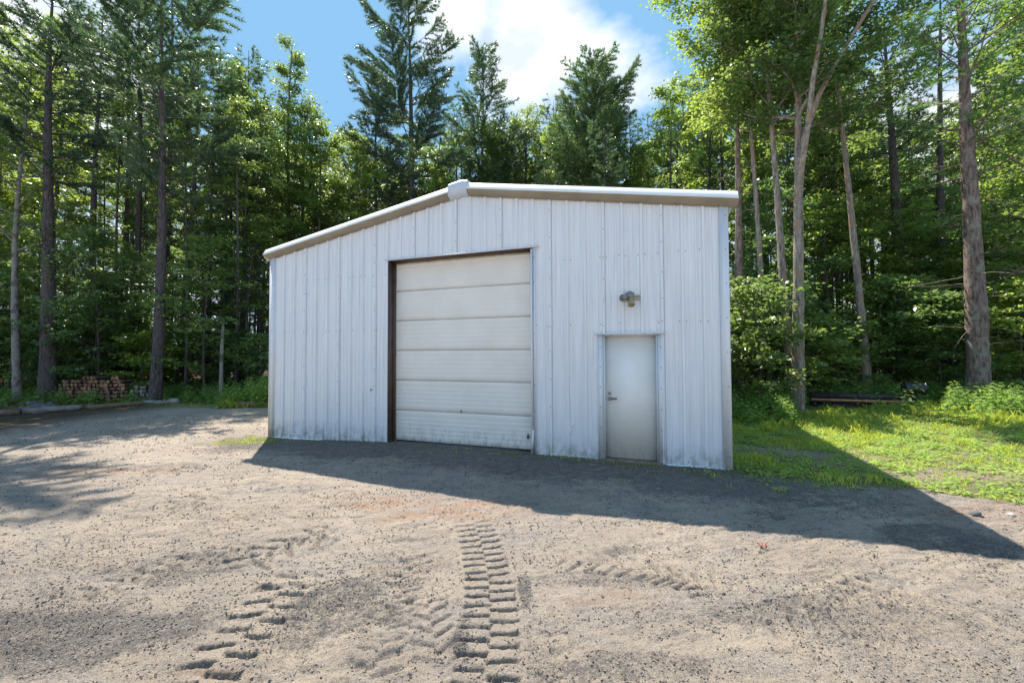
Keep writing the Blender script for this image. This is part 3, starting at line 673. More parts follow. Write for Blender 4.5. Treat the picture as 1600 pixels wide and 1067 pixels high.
# ------------------------------------------------------------------ trees: generators
def leaves(mb, C, N, D, L, Wd, fold=0.25, mi=0):
    """one folded diamond-shaped leaf per centre"""
    N = N / (np.linalg.norm(N, axis=1)[:, None] + 1e-9); D = D - N * (D * N).sum(1)[:, None]; D = D / (np.linalg.norm(D, axis=1)[:, None] + 1e-9)
    B = np.cross(N, D); L = L[:, None]; Wd = Wd[:, None]
    a = C - D * L * .5; b = C + B * Wd * .5 + N * Wd * fold * .5 - D * L * .06; c = C + D * L * .5 - N * L * .12; d = C - B * Wd * .5 + N * Wd * fold * .5 - D * L * .06
    k = len(C); V = np.stack([a, b, c, d], 1).reshape(-1, 3)
    mb.add(V, (np.arange(k) * 4)[:, None] + np.array([[0, 1, 2, 3]]), mi)
def needles(mb, C, D, n, L, w, spread, rng):
    k = len(C); C = np.repeat(C, n, 0); D = np.repeat(D, n, 0)
    R = rng.normal(size=(k * n, 3)); dd = D + R * spread; dd /= np.linalg.norm(dd, axis=1)[:, None] + 1e-9
    side = np.cross(dd, rng.normal(size=(k * n, 3))); side /= np.linalg.norm(side, axis=1)[:, None] + 1e-9
    l = L * (0.7 + 0.6 * rng.random((k * n, 1)))
    base = C + R * 0.012
    V = np.stack([base - side * w * .5, base + side * w * .5, base + dd * l], 1).reshape(-1, 3)
    mb.add(V, (np.arange(k * n) * 3)[:, None] + np.array([[0, 1, 2]]))
def trunkline(rng, H, lean, sway, n=12):
    t = np.linspace(0, 1, n); a = rng.random() * 6.28
    P = np.stack([lean[0] * t * H + sway * np.sin(t * 4 + a) * t, lean[1] * t * H + sway * np.cos(t * 3.3 + a) * t, t * H], 1)
    P[:, :2] -= P[0, :2]; return P
def trunk_radii(r0, n, tip=0.15):
    t = np.linspace(0, 1, n); r = r0 * ((1 - t) ** 0.85 * (1 - tip) + tip); r[0] *= 1.15; r[0 + 1] *= 1.02; return r
def interp(P, t):
    f = t * (len(P) - 1); i = int(min(f, len(P) - 2)); return P[i] + (P[i + 1] - P[i]) * (f - i)
def trunk_mesh(mb, P, R, rng, n=12):
    # more rings, uneven girth
    k = 40; t = np.linspace(0, 1, k) ** 1.15; Q = np.array([interp(P, a) for a in t]); Rr = np.interp(t, np.linspace(0, 1, len(R)), R)
    Q[0, 2] -= 0.25
    mb.tube(Q, Rr, n, 0, True, 1 + 0.09 * (rng.random((k, n)) - .5) * 2)
def deciduous(seed, H, r0, cb, cr, nl, lean=(0, 0), sway=0.25, lsize=0.11, limbs=26, leafmat=None, bark=None, fork=0, prof='ovate', name='deciduous_tree', low=0, flat=0.1):
    rng = np.random.default_rng(seed); T = MB(); C = MB()
    P = trunkline(rng, H, lean, sway); R = trunk_radii(r0, len(P), .10); trunk_mesh(T, P, R, rng)
    sprays = []; sd = []
    def grow(a, az, el, L, r):
        pts = [a]; d = np.array([math.cos(az) * math.cos(el), math.sin(az) * math.cos(el), math.sin(el)])
        for q in range(5):
            d = d + rng.normal(size=3) * 0.13 + np.array([0, 0, 0.05]); d /= np.linalg.norm(d); pts.append(pts[-1] + d * L / 5)
        pts = np.array(pts); T.tube(pts, np.linspace(r, r * .2, 6), 5)
        nt_ = max(3, int(L * 3.2))
        for q in range(nt_):
            t = 0.25 + 0.75 * (q + rng.random()) / nt_; p = interp(pts, min(t, 1))
            a2 = az + rng.choice([-1, 1]) * rng.uniform(.4, 1.3); l2 = rng.uniform(.35, .95) * (1.15 - t * .5) * min(1, L / 1.6)
            e2 = el * .3 + rng.uniform(-.1, .35); dd = np.array([math.cos(a2) * math.cos(e2), math.sin(a2) * math.cos(e2), math.sin(e2)])
            p2 = p + dd * l2; T.tube([p, p + dd * l2 * .5 + [0, 0, .03], p2], [r * .28 + .003, r * .18 + .003, .003], 3)
            for w in (0.4, 0.7, 1.0): sprays.append(p + dd * l2 * w); sd.append(dd)
        sprays.append(pts[-1]); sd.append(d)
    for i in range(limbs):
        h = cb + (0.97 - cb) * ((i + rng.random()) / limbs); t = (h - cb) / (1 - cb)
        pr = {'ovate': math.sin(math.pi * min(1, (t * .82 + .16))) ** .8, 'column': .75 - .35 * t, 'spread': .5 + .6 * t if t < .7 else .92 - (t - .7) * 1.6}[prof]
        grow(interp(P, h), i * 2.4 + rng.random() * .8, 0.15 + .75 * t + rng.uniform(-.1, .2), max(.5, cr * pr * rng.uniform(.7, 1.2)), max(.012, r0 * .34 * (1 - t * .6)))
    for f_ in range(fork):   # heavy ascending forks
        h = .42 + .1 * f_; a = interp(P, h); az = rng.random() * 6.28; pts = [a]; d = np.array([math.cos(az) * .35, math.sin(az) * .35, 1.0])
        for q in range(7): d = d + rng.normal(size=3) * .08; pts.append(pts[-1] + d / np.linalg.norm(d) * (H * (.95 - h)) / 7)
        T.tube(np.array(pts), np.linspace(r0 * .55, r0 * .1, 8), 8)
    S_ = np.array(sprays); D_ = np.array(sd); per = max(1, nl // len(S_))
    k = len(S_) * per; c = np.repeat(S_, per, 0); dd = np.repeat(D_, per, 0)
    off = rng.normal(size=(k, 3)) * np.array([.20, .20, flat]); c = c + off
    N = np.array([0, 0, 1.0]) + rng.normal(size=(k, 3)) * .42; Dr = dd + off * 3 + rng.normal(size=(k, 3)) * .5
    L = lsize * (0.6 + .8 * rng.random(k)); leaves(C, c, N, Dr, L, L * rng.uniform(.55, .85, k))
    root = empty(name); T.build('trunk', [bark or BARK_D], root, True); C.build('crown', [leafmat or LEAF], root); return root
def pine(seed, H, r0, cb, cr, lean=(0, 0), sway=0.15, mat=None, bark=None, dead=True, step=0.62, tuft=15, nl=0.17, w=0.026, up=0.25, bias=(0, 0), irregular=.45, name='pine_tree', tip=1.0, density=1.0, droop=0.0, deadfrom=.12, pw=.62):
    rng = np.random.default_rng(seed); T = MB(); C = MB()
    P = trunkline(rng, H, lean, sway, 14); R = trunk_radii(r0, len(P), .06); trunk_mesh(T, P, R, rng)
    tc_ = []; td = []
    z = cb * H; bz = np.array([bias[0], bias[1], 0.0])
    while z < H * .985:
        t = (z / H - cb) / (1 - cb); base = interp(P, z / H)
        pr = (min(1, .45 + t * 2.2)) * (1 - t) ** pw * tip + .08
        nb = rng.integers(3, 6)
        a0 = rng.random() * 6.28
        for b in range(nb):
            az = a0 + b * 6.28 / nb + rng.uniform(-.35, .35)
            L = cr * pr * rng.uniform(1 - irregular, 1 + irregular * .6); d = np.array([math.cos(az), math.sin(az), up + .5 * t - droop])
            L *= 1 + (d[:2] @ np.array(bias)) * 1.0
            if L < .15 or rng.random() < .08: continue
            d /= np.linalg.norm(d); pts = [base + [0, 0, rng.uniform(-.12, .12)]]
            for q in range(6): d = d + rng.normal(size=3) * .13 + np.array([0, 0, .045 - droop * .06]) ; d /= np.linalg.norm(d); pts.append(pts[-1] + d * L / 6)
            pts = np.array(pts); rb = max(.008, r0 * .16 * (1 - t * .7)); T.tube(pts, np.linspace(rb, .004, 7), 4)
            ns = max(3, int(L * 5.2 * density))
            for q in range(ns):
                s = .22 + .78 * (q + rng.random()) / ns; p = interp(pts, min(.999, s)); sgn = -1 if q % 2 else 1
                if rng.random() < .22: continue
                a2 = az + sgn * rng.uniform(.4, 1.05); l2 = L * .36 * (1.12 - s) * rng.uniform(.6, 1.2) + .12
                dd = np.array([math.cos(a2), math.sin(a2), .18 + rng.uniform(-.1, .2) - droop * .4]); dd /= np.linalg.norm(dd)
                T.tube([p, p + dd * l2], [.007, .003], 3, 0, False)
                kk = max(1, int(l2 / .10))
                for w_ in range(kk): tc_.append(p + dd * l2 * (w_ + 1) / kk + rng.normal(size=3) * .015); td.append(dd + np.array([0, 0, .25 - droop * .4]))
            tc_.append(pts[-1]); td.append(d)
        z += step * rng.uniform(.7, 1.3) * (1 - .35 * t)
    if dead:                       # bare dead branches below the live crown
        z = deadfrom * H
        while z < cb * H + 1.5:
            for b in range(rng.integers(1, 4)):
                az = rng.random() * 6.28; L = cr * rng.uniform(.12, .65); d = np.array([math.cos(az), math.sin(az), rng.uniform(-.15, .2)]); pts = [interp(P, z / H)]
                for q in range(5): d = d + rng.normal(size=3) * .11; d /= np.linalg.norm(d); pts.append(pts[-1] + d * L / 5)
                T.tube(np.array(pts), np.linspace(.016, .004, 6), 4, 0, False)
                for q in range(3):
                    p = interp(np.array(pts), rng.uniform(.3, .9)); d2 = d + rng.normal(size=3) * .7; T.tube([p, p + d2 * L * .18], [.006, .003], 3, 0, False)
            z += rng.uniform(.3, .8)
    needles(C, np.array(tc_), np.array(td), tuft, nl, w, .55, rng)
    root = empty(name); T.build('trunk', [bark or BARK_P], root, True); C.build('crown', [mat or NEEDLE], root); return root

def place(o, x, y, rz=0.0, sc=1.0, label=None, cat='tree', group=None):
    o.location = (x, y, HZ(x, y) - .05); o.rotation_euler = (0, 0, rz); o.scale = (sc, sc, sc)
    if 'group' in o: del o['group']
    return tag(o, label, cat, group)
def hero(fn, base, top, Y, label, cat, Htop=None, **k):
    """base and top are points of the trunk as seen; gives the tree its lean"""
    b = AT(base[0], base[1], Y); t = AT(top[0], top[1], Y); H = Htop or max(t.z + .5, 4)
    lean = ((t.x - b.x) / max(t.z, 1), 0.0)
    o = fn(H=H, lean=lean, **k); return place(o, b.x, Y, 0, 1, label, cat)

# ---- single trees, left side
hero(deciduous, (27, 630), (30, 0), 15.0, 'slender tree with pale birch-like trunk at the left edge of the woods', 'tree', Htop=13, seed=1, r0=.12, cb=.42, cr=2.2, nl=5000, bark=BARK_W, limbs=22, prof='column', name='birch_tree')
hero(pine, (74, 625), (86, 0), 15.0, 'thickest dark pine on the left, left of the firewood stack', 'pine', Htop=15.8, seed=2, r0=.245, cb=.52, cr=2.8, density=1.5, deadfrom=.3, pw=.4, irregular=.6, step=.8)
hero(pine, (243, 628), (262, 0), 14.6, 'tall straight pine with purple-grey trunk, right of the firewood stack', 'pine', Htop=15.8, seed=3, r0=.185, cb=.47, cr=3.3, bias=(.35, 0), density=1.6, deadfrom=.3, pw=.35, irregular=.65, step=.85)
hero(pine, (209, 610), (221, 0), 19, 'slim dark pine just left of the purple-grey pine', 'pine', Htop=20, seed=4, r0=.16, cb=.5, cr=2.4, pw=.45, irregular=.6)
hero(pine, (281, 612), (306, 165), 18.5, 'dark pine leaning right, behind the purple-grey pine', 'pine', Htop=15.5, seed=5, r0=.17, cb=.42, cr=3.0, pw=.4, irregular=.6)
hero(pine, (143, 605), (150, 180), 20, 'dark pine behind the firewood, between the two biggest left pines', 'pine', Htop=19, seed=6, r0=.19, cb=.5, cr=2.6)
hero(pine, (383, 600), (383, 95), 23, 'narrow pine with a thin spire top above the left end of the roof', 'pine', Htop=19.2, seed=7, r0=.16, cb=.3, cr=3.0, irregular=.3, density=1.5)
hero(deciduous, (455, 600), (456, 70), 23, 'tall narrow hardwood with pointed top, left of the big centre pine', 'tree', Htop=19.6, seed=8, r0=.15, cb=.30, cr=1.9, nl=13000, limbs=34, prof='column')
hero(deciduous, (495, 600), (480, 170), 22, 'yellow-green hardwood catching sun beside the pointed hardwood', 'tree', Htop=15.5, seed=9, r0=.13, cb=.34, cr=2.3, nl=12000, limbs=30, leafmat=LEAF_Y)
# centre, behind the shed
hero(pine, (648, 560), (634, -60), 23, 'big white pine with swept branches above the left roof slope', 'pine', Htop=22.5, seed=21, r0=.27, cb=.40, cr=4.7, bias=(-.18, 0), irregular=.6, up=.30, density=1.9, step=.85, pw=.42, tuft=13, nl=.19)
hero(pine, (592, 560), (588, 110), 24.5, 'thinner pine just left of the big white pine', 'pine', Htop=18.5, seed=22, r0=.17, cb=.40, cr=2.6, density=1.5, pw=.5)
hero(pine, (752, 560), (752, 70), 27, 'slender open-crowned pine right of the big white pine', 'pine', Htop=22, seed=23, r0=.17, cb=.42, cr=3.4, up=.5, density=1.7, irregular=.5, pw=.45, step=.65)
hero(deciduous, (823, 560), (826, 160), 28, 'round hardwood between the slender pine and the bushy pine', 'tree', Htop=19, seed=24, r0=.2, cb=.4, cr=2.9, nl=13000, limbs=30)
hero(pine, (938, 560), (928, 100), 24, 'dark bushy pine with upswept branches above the right roof slope', 'pine', Htop=18.8, seed=25, r0=.2, cb=.38, cr=3.9, up=.75, density=2.1, pw=.42, tip=1.15, irregular=.55, step=.55)
hero(pine, (1057, 560), (1060, 150), 25, 'half-bare pine trunk behind the right roof slope', 'pine', Htop=17, seed=26, r0=.13, cb=.66, cr=2.2, density=1.4)
hero(pine, (1110, 560), (1107, 110), 24, 'half-bare dark pine above the right end of the roof', 'pine', Htop=18, seed=27, r0=.15, cb=.68, cr=2.5, density=1.4)
# right side
hero(pine, (1160, 622), (1146, 120), 14.5, 'straight grey trunk just right of the shed corner', 'pine', Htop=15, seed=31, r0=.17, cb=.72, cr=2.4, deadfrom=.45, bark=BARK_H)
hero(deciduous, (1236, 640), (1190, -10), 13.0, 'grey hardwood leaning left beside the lichened trunk', 'tree', Htop=14.5, seed=32, r0=.14, cb=.60, cr=3.0, nl=17000, limbs=26, leafmat=LEAF, bark=BARK_G, prof='spread', sway=.1)
hero(deciduous, (1246, 645), (1252, -30), 12.2, 'forked grey hardwood with peeling lichened bark near the shed', 'tree', Htop=14.5, seed=33, r0=.175, cb=.58, cr=3.2, nl=19000, limbs=28, leafmat=LEAF, bark=BARK_G, fork=2, prof='spread', sway=.1)
hero(deciduous, (1205, 630), (1150, 20), 14.0, 'leafy hardwood whose bright crown overhangs the right end of the roof', 'tree', Htop=15.0, seed=34, r0=.11, cb=.60, cr=3.0, nl=20000, limbs=30, leafmat=LEAF_Y, bark=BARK_G, prof='spread')
hero(deciduous, (1357, 625), (1304, 60), 13.6, 'slim grey trunk leaning left behind the steel beam', 'tree', Htop=14, seed=35, r0=.135, cb=.62, cr=2.4, nl=9000, limbs=20, bark=BARK_G, sway=.08)
hero(pine, (1412, 618), (1383, 30), 17, 'dark pine with many bare branches, left of the largest right trunk', 'pine', Htop=16, seed=36, r0=.27, cb=.62, cr=3.2, deadfrom=.3, bias=(.1, 0))
hero(pine, (1478, 615), (1466, -10), 17.5, 'dark mottled pine trunk between the bare-branched pine and the largest trunk', 'pine', Htop=18, seed=37, r0=.21, cb=.75, cr=2.4, deadfrom=.4)
hero(pine, (1530, 640), (1508, 0), 11.8, 'largest pine trunk at the right, pinkish grey with stubs', 'pine', Htop=14.5, seed=38, r0=.265, cb=.46, cr=2.9, bark=BARK_H, mat=NEEDLE_L, deadfrom=.12, bias=(.25, 0), density=1.0, nl=.14, tuft=11, step=.8)
hero(deciduous, (1650, 640), (1680, 0), 12.5, 'hardwood past the right edge with branches reaching into view', 'tree', Htop=14, seed=39, r0=.18, cb=.25, cr=3.6, nl=17000, limbs=30, leafmat=LEAF_Y, bark=BARK_G)
hero(deciduous, (1292, 620), (1285, 0), 18, 'thin dark hardwood between the forked tree and the leaning trunk', 'tree', Htop=16, seed=40, r0=.10, cb=.4, cr=2.2, nl=9000, limbs=22, leafmat=LEAF)

# ---- rows of woodland behind: a few kinds, copied
kinds = [deciduous(seed=101 + i, H=18, r0=.12 + .02 * (i % 3), cb=(.30, .38, .25, .42, .34)[i], cr=(2.6, 2.2, 2.9, 2.3, 2.6)[i], nl=6500, limbs=22, lsize=.165, leafmat=(LEAF, LEAF_Y, LEAF, LEAF_Y, LEAF)[i], prof=('ovate', 'column', 'ovate', 'spread', 'column')[i]) for i in range(5)]
pkinds = [pine(seed=121 + i, H=19, r0=.15 + .02 * i, cb=(.45, .58, .35)[i], cr=(2.8, 2.3, 2.9)[i], density=.62, w=.03, pw=.45, irregular=.6) for i in range(3)]
SKY = [(-200, -200), (0, -120), (300, -60), (350, 60), (395, 150), (430, 110), (510, 210), (560, 190), (650, 200), (800, 170), (870, 165), (1000, 215), (1030, 150), (1060, 40), (1300, -60), (1400, 60), (1440, 150), (1500, 60), (1560, -60), (1900, -200)]
def sky_h(px, Yd):
    ys = np.interp(px, [a for a, b in SKY], [b for a, b in SKY]); return CAMH + Yd * (552 - ys) / FPX
ZN = ((60, 'at the far left edge'), (160, 'behind the left end of the firewood stack'), (270, 'behind the purple-grey pine'), (420, 'behind the broken stem left of the shed'), (560, 'over the left slope of the roof'),
      (700, 'beside the big white pine'), (860, 'over the ridge of the roof'), (1000, 'beside the dark bushy pine'), (1150, 'over the right end of the roof'), (1240, 'right of the shed corner'),
      (1330, 'behind the forked grey hardwood'), (1440, 'behind the steel beam'), (1540, 'behind the largest right trunk'), (9999, 'at the far right edge'))
def zone(px): return next(t for a, t in ZN if px < a)
def depth_word(Yd): return 'near row' if Yd < 22 else 'second row' if Yd < 27 else 'middle rows' if Yd < 36 else 'farthest row'
used = set(); rnd = random.Random(77); spots = []
for row, (Y0, Y1, n) in enumerate(((18, 22, 16), (22, 27, 24), (27, 33, 30), (33, 40, 34), (40, 50, 30))):
    for i in range(n):
        px = -180 + 1960 * (i + rnd.random()) / n; Yd = rnd.uniform(Y0, Y1)
        x = (px - 800) / FPX * Yd; s, d = bloc(x, Yd)
        if -2.5 < s < BW + 2 and d < BDEP + 2.2: continue
        spots.append((px, x, Yd))
cpin = [(688, 27, 185), (716, 29, 165), (797, 30, 178), (868, 28, 150), (985, 27, 185), (1015, 29, 175), (540, 28, 200)]
for i in range(20):
    px = 400 + 37 * i + rnd.uniform(-15, 15); Yd = rnd.uniform(27, 36); spots.append((px, (px - 800) / FPX * Yd, Yd))
for px, x, Yd in spots:
    isp = rnd.random() < (.32 if Yd < 27 else .2)
    pool = pkinds if isp else kinds; j = rnd.randrange(len(pool)); key = (isp, j); base = pool[j]
    o = base if key not in used else copy_tree(base); used.add(key)
    h = min(sky_h(px, Yd) * rnd.uniform(.78, 1.0), 24 if isp else 20)
    if x < -6: h = min(h, (Yd - 6.0) / .612)
    if x > 4: h = min(h, max(9, (Yd - 9.8) / .612 + 1))
    sc = max(.45, h / (19 if isp else 18))
    if isp: place(o, x, Yd, rnd.random() * 6.28, sc, 'dark woodland pine in the ' + depth_word(Yd) + ' ' + zone(px), 'pine', 'pines in the woods behind')
    else: place(o, x, Yd, rnd.random() * 6.28, sc, 'leafy woodland hardwood in the ' + depth_word(Yd) + ' ' + zone(px), 'tree', 'hardwoods in the woods behind')
for key, base in [((False, i), k) for i, k in enumerate(kinds)] + [((True, i), k) for i, k in enumerate(pkinds)]:
    if key not in used: place(base, rnd.uniform(-20, 20), 45, 0, .9, 'leafy woodland hardwood standing in the forest rows behind', 'tree', 'hardwoods in the woods behind')

for px, Yd, ty in cpin:
    o = copy_tree(pkinds[rnd.randrange(3)]); place(o, (px - 800) / FPX * Yd, Yd, rnd.random() * 6.28, (CAMH + Yd * (552 - ty) / FPX) / 19, 'dark woodland pine in the ' + depth_word(Yd) + ' ' + zone(px), 'pine', 'pines in the woods behind')
# bare thin trunks deep in the shade
t0 = deciduous(seed=91, H=15, r0=.085, cb=.62, cr=1.3, nl=2200, sway=.2, lsize=.13, limbs=14, leafmat=LEAF, prof='column', name='thin_trunk_tree')
first = True
for i in range(70):
    side = rnd.random(); px = rnd.uniform(-100, 420) if side < .45 else rnd.uniform(1150, 1700); Yd = rnd.uniform(16, 30) if px < 500 else rnd.uniform(19, 30)
    o = t0 if first else copy_tree(t0); first = False
    place(o, (px - 800) / FPX * Yd, Yd, rnd.random() * 6.28, rnd.uniform(.7, 1.25), 'thin bare-stemmed tree in the ' + depth_word(Yd) + ' ' + zone(px), 'tree', 'thin young trees in the forest shade')

# ---- understory saplings and shrubs
def sapling(seed, H, cr, nl, mat, lsize=.12): return deciduous(seed, H, .022 + H * .004, .12, cr, nl, sway=.15, lsize=lsize, limbs=int(9 + H * 3), leafmat=mat, prof='ovate', name='sapling', flat=.05)
saps = [sapling(201, 4.2, 1.5, 3400, LEAF_U), sapling(202, 3.0, 1.3, 2600, LEAF_U), sapling(203, 5.5, 1.7, 4200, LEAF_U), sapling(204, 2.0, 1.1, 1900, LEAF_U)]
us = set()
def put_sap(px, Yd, j, sc, label, group=None, mat=None):
    o = saps[j] if j not in us else copy_tree(saps[j]); us.add(j)
    x = (px - 800) / FPX * Yd; return place(o, x, Yd, rnd.random() * 6.28, sc, label, 'sapling', group)
for i in range(105):
    if i < 52: px = rnd.uniform(-150, 425); Yd = 15.8 + 12 * rnd.random() ** 1.4
    elif i < 92: px = rnd.uniform(1150, 1720); Yd = 13.6 + 13 * rnd.random() ** 1.4
    else: px = rnd.uniform(400, 1120); Yd = rnd.uniform(23, 30)
    j = rnd.randrange(4); sc = rnd.uniform(.7, 1.35)
    if 1150 < px: sc = min(sc, (Yd - 11.0) / .612 / (4.2, 3.0, 5.5, 2.0)[j])
    put_sap(px, Yd, j, sc, ('tall ' if sc * (4.2, 3.0, 5.5, 2.0)[j] > 3.6 else 'low ') + 'broad-leaved understory sapling in the ' + depth_word(Yd) + ' ' + zone(px), 'saplings in the woodland understory')
mids = [deciduous(231 + i, 8.5, .06, .14, 2.1, 8000, sway=.3, lsize=.13, limbs=26, leafmat=(LEAF_Y, LEAF, LEAF_U)[i], prof='ovate', name='young_maple_tree', flat=.06) for i in range(3)]
um = set()
for i, (px, Yd, sc) in enumerate(((-20, 17, .9), (110, 18, 1.0), (190, 17.5, .75), (330, 18.5, .9), (410, 20, 1.0), (460, 22, 1.3), (540, 24, 1.35), (620, 25, 1.3), (700, 27, 1.4), (790, 26, 1.45), (880, 27, 1.5), (985, 26, 1.25), (1085, 27, 1.1), (1130, 24, .95),
        (1215, 16.5, 1.0), (1300, 16.5, .95), (1330, 19, 1.2), (1390, 20, 1.3), (1430, 16, .85), (1460, 19, 1.1), (1500, 15.5, .8), (1560, 17, 1.05), (1600, 15, .85), (1650, 18, 1.1))):
    j = i % 3 if not 440 < px < 1140 else 1; o = mids[j] if j not in um else copy_tree(mids[j]); um.add(j)
    place(o, (px - 800) / FPX * Yd, Yd, rnd.random() * 6.28, sc, ('bright green', 'mid green', 'blue-green')[j] + ' young maple in the ' + depth_word(Yd) + ' ' + zone(px), 'tree', 'young maples between the taller trees')
sh = sapling(211, 3.7, 1.35, 4600, LEAF, .12); place(sh, (1185 - 800) / FPX * 11.9, 11.9, 1.0, 1, 'bright leafy young maple beside the right shed corner', 'sapling')
sh = sapling(212, 2.6, 1.3, 3600, LEAF_U, .13); place(sh, (1270 - 800) / FPX * 13.2, 13.2, 2.0, 1, 'leafy sapling behind the forked grey hardwood', 'sapling')
sh = sapling(213, 3.2, 1.5, 4200, LEAF_U, .13); place(sh, (1470 - 800) / FPX * 13.0, 13.0, 0, 1, 'layered green sapling just left of the largest right trunk', 'sapling')
sh = sapling(214, 3.4, 1.4, 4200, LEAF_Y, .13); place(sh, (1600 - 800) / FPX * 12.2, 12.2, 3, 1, 'bright sapling right of the largest right trunk', 'sapling')
sh = sapling(215, 2.3, 1.1, 2500, LEAF_Y, .12); place(sh, (215 - 800) / FPX * 15.6, 15.9, 3, 1, 'small sapling over the right end of the firewood', 'sapling')
# dark hemlocks left of the shed
hem = pine(seed=221, H=6.5, r0=.09, cb=.06, cr=2.1, mat=NEEDLE_D, dead=False, step=.34, tuft=8, nl=.075, w=.022, up=.0, droop=.25, irregular=.25, name='hemlock_tree', density=1.2)
place(hem, (388 - 800) / FPX * 17.5, 17.5, 0, 1, 'dark drooping hemlock left of the shed, behind the broken pole', 'tree')
h2 = copy_tree(hem); place(h2, (318 - 800) / FPX * 19, 19, 2, 1.1, 'dark hemlock right of the purple-grey pine', 'tree')
h3 = copy_tree(hem); place(h3, (110 - 800) / FPX * 20, 20, 4, 1.15, 'dark hemlock behind the left pines', 'tree')
h4 = copy_tree(hem); place(h4, (1440 - 800) / FPX * 19, 19, 1, 1.0, 'dark hemlock in the shade behind the pipe', 'tree')
# broken pole-like snag
b = AT(345, 615, 15.2); sn = MB(); Pn = np.array([[0, 0, -.2], [.01, 0, .8], [0, .01, 1.6], [.03, 0, 2.4], [.05, 0, 2.85]]); sn.tube(Pn, [.075, .065, .06, .055, .04], 9, 0, True, 1 + .1 * (rg.random((5, 9)) - .5)); sn.tube([(.04, 0, 2.7), (.09, 0, 2.95)], [.03, .004], 5)
so = sn.build('dead_snag', [BARK_W], None, True); so.location = (b.x, 15.2, HZ(b.x, 15.2)); tag(so, 'pale broken dead stem standing alone left of the shed', 'snag')

# far-off wood, one mass
fw2 = MB(); rgn = np.random.default_rng(99); n = 70000
ang = rgn.uniform(-1.15, 1.15, n); dist = rgn.uniform(50, 62, n); hh = (0.2 + 11.0 * rgn.random(n) ** 1.3); cx_, cy_ = np.sin(ang) * dist, np.cos(ang) * dist
keep = (fbm(ang * 30, hh * .35, 3, 5) > .36 + .022 * hh); cx_, cy_, hh = cx_[keep], cy_[keep], hh[keep]; k = len(hh)
L = rgn.uniform(.35, .75, k); leaves(fw2, np.stack([cx_, cy_, hh], 1), np.array([0, -.4, 1.0]) + rgn.normal(size=(k, 3)) * .5, rgn.normal(size=(k, 3)), L, L * .7)
o = fw2.build('distant_woodland', [LEAF]); tag(o, 'far-off woodland foliage closing the view between the trunks', 'woodland', kind='stuff')

# ------------------------------------------------------------------ grass and weeds
def blades(name, n, xr, yr, maskf, hmin, hmax, wd, mat, label, cat, seed, pw=1.0):
    r = np.random.default_rng(seed); N = n * 6; xx = r.uniform(*xr, N); yy = r.uniform(*yr, N)
    s, d = bloc(xx, yy); m_ = maskf(xx, yy) * ~((s > -.02) & (s < BW + .05) & (d > -0.03) & (d < BDEP))
    kp = r.random(N) < m_ ** pw; xx, yy, m_ = xx[kp][:n], yy[kp][:n], m_[kp][:n]; k = len(xx)
    z = height(xx, yy, False) - .01; hh = (hmin + (hmax - hmin) * r.random(k) ** 1.6) * (.45 + .55 * m_) * (.5 + .9 * smooth(.4, .75, fbm(xx * 2.5, yy * 2.5, 3, 88))); th = r.random(k) * 6.28
    ln = r.random(k) * .7; wv = wd * (.6 + .8 * r.random(k)); cx = np.cos(th); sx = np.sin(th); a2 = r.random(k) * 6.28; lx = np.cos(a2) * ln * hh; ly = np.sin(a2) * ln * hh
    V = np.stack([np.stack([xx - cx * wv / 2, yy - sx * wv / 2, z], 1), np.stack([xx + cx * wv / 2, yy + sx * wv / 2, z], 1),
                  np.stack([xx + lx * .35 + cx * wv * .4, yy + ly * .35 + sx * wv * .4, z + hh * .6], 1), np.stack([xx + lx, yy + ly, z + hh * .95], 1)], 1).reshape(-1, 3)
    mb = MB(); mb.add(V, (np.arange(k) * 4)[:, None] + np.array([[0, 1, 2, 3]])); o = mb.build(name, [mat]); return tag(o, label, cat, kind='stuff')
blades('lawn_grass', 190000, (2.8, 15), (4.2, 14.5), lambda x, y: grassmask(x, y) * (x > 2.8), .02, .095, .0065, GRASS, 'patchy sunlit grass on the lawn right of the shed', 'grass', 1)
blades('verge_grass', 36000, (-20, 3.4), (6.0, 17), lambda x, y: grassmask(x, y), .025, .085, .007, GRASS, 'thin grass along the shed base and the driveway verge', 'grass', 2)
def tallm(x, y): return (1 - .97 * smooth(.2, .6, smooth(.66, .70, x / np.maximum(y, 1)) * smooth(1.09, 1.04, x / np.maximum(y, 1)) * smooth(12.6, 12.1, y))) * smooth(9.3, 11.0, y + (fbm(x * .8, y * .8, 3, 4) - .5) * 2.5) * smooth(14, 12.5, y) * (x > 5.6)
blades('tall_grass', 42000, (5.6, 18), (8.8, 14), lambda x, y: np.maximum(tallm(x, y), .35 * smooth(8.0, 9.2, y) * (y < 11.6) * (x / y > .6)), .08, .34, .008, GRASS, 'tall grass along the wood edge at the right', 'grass', 3)
blades('roadside_grass', 15000, (-9.5, -5.0), (13.3, 16), lambda x, y: smooth(.35, .6, fbm(x, y, 3, 9)) * .9, .12, .42, .009, GRASS, 'tall grass at the wood edge left of the shed', 'grass', 4)
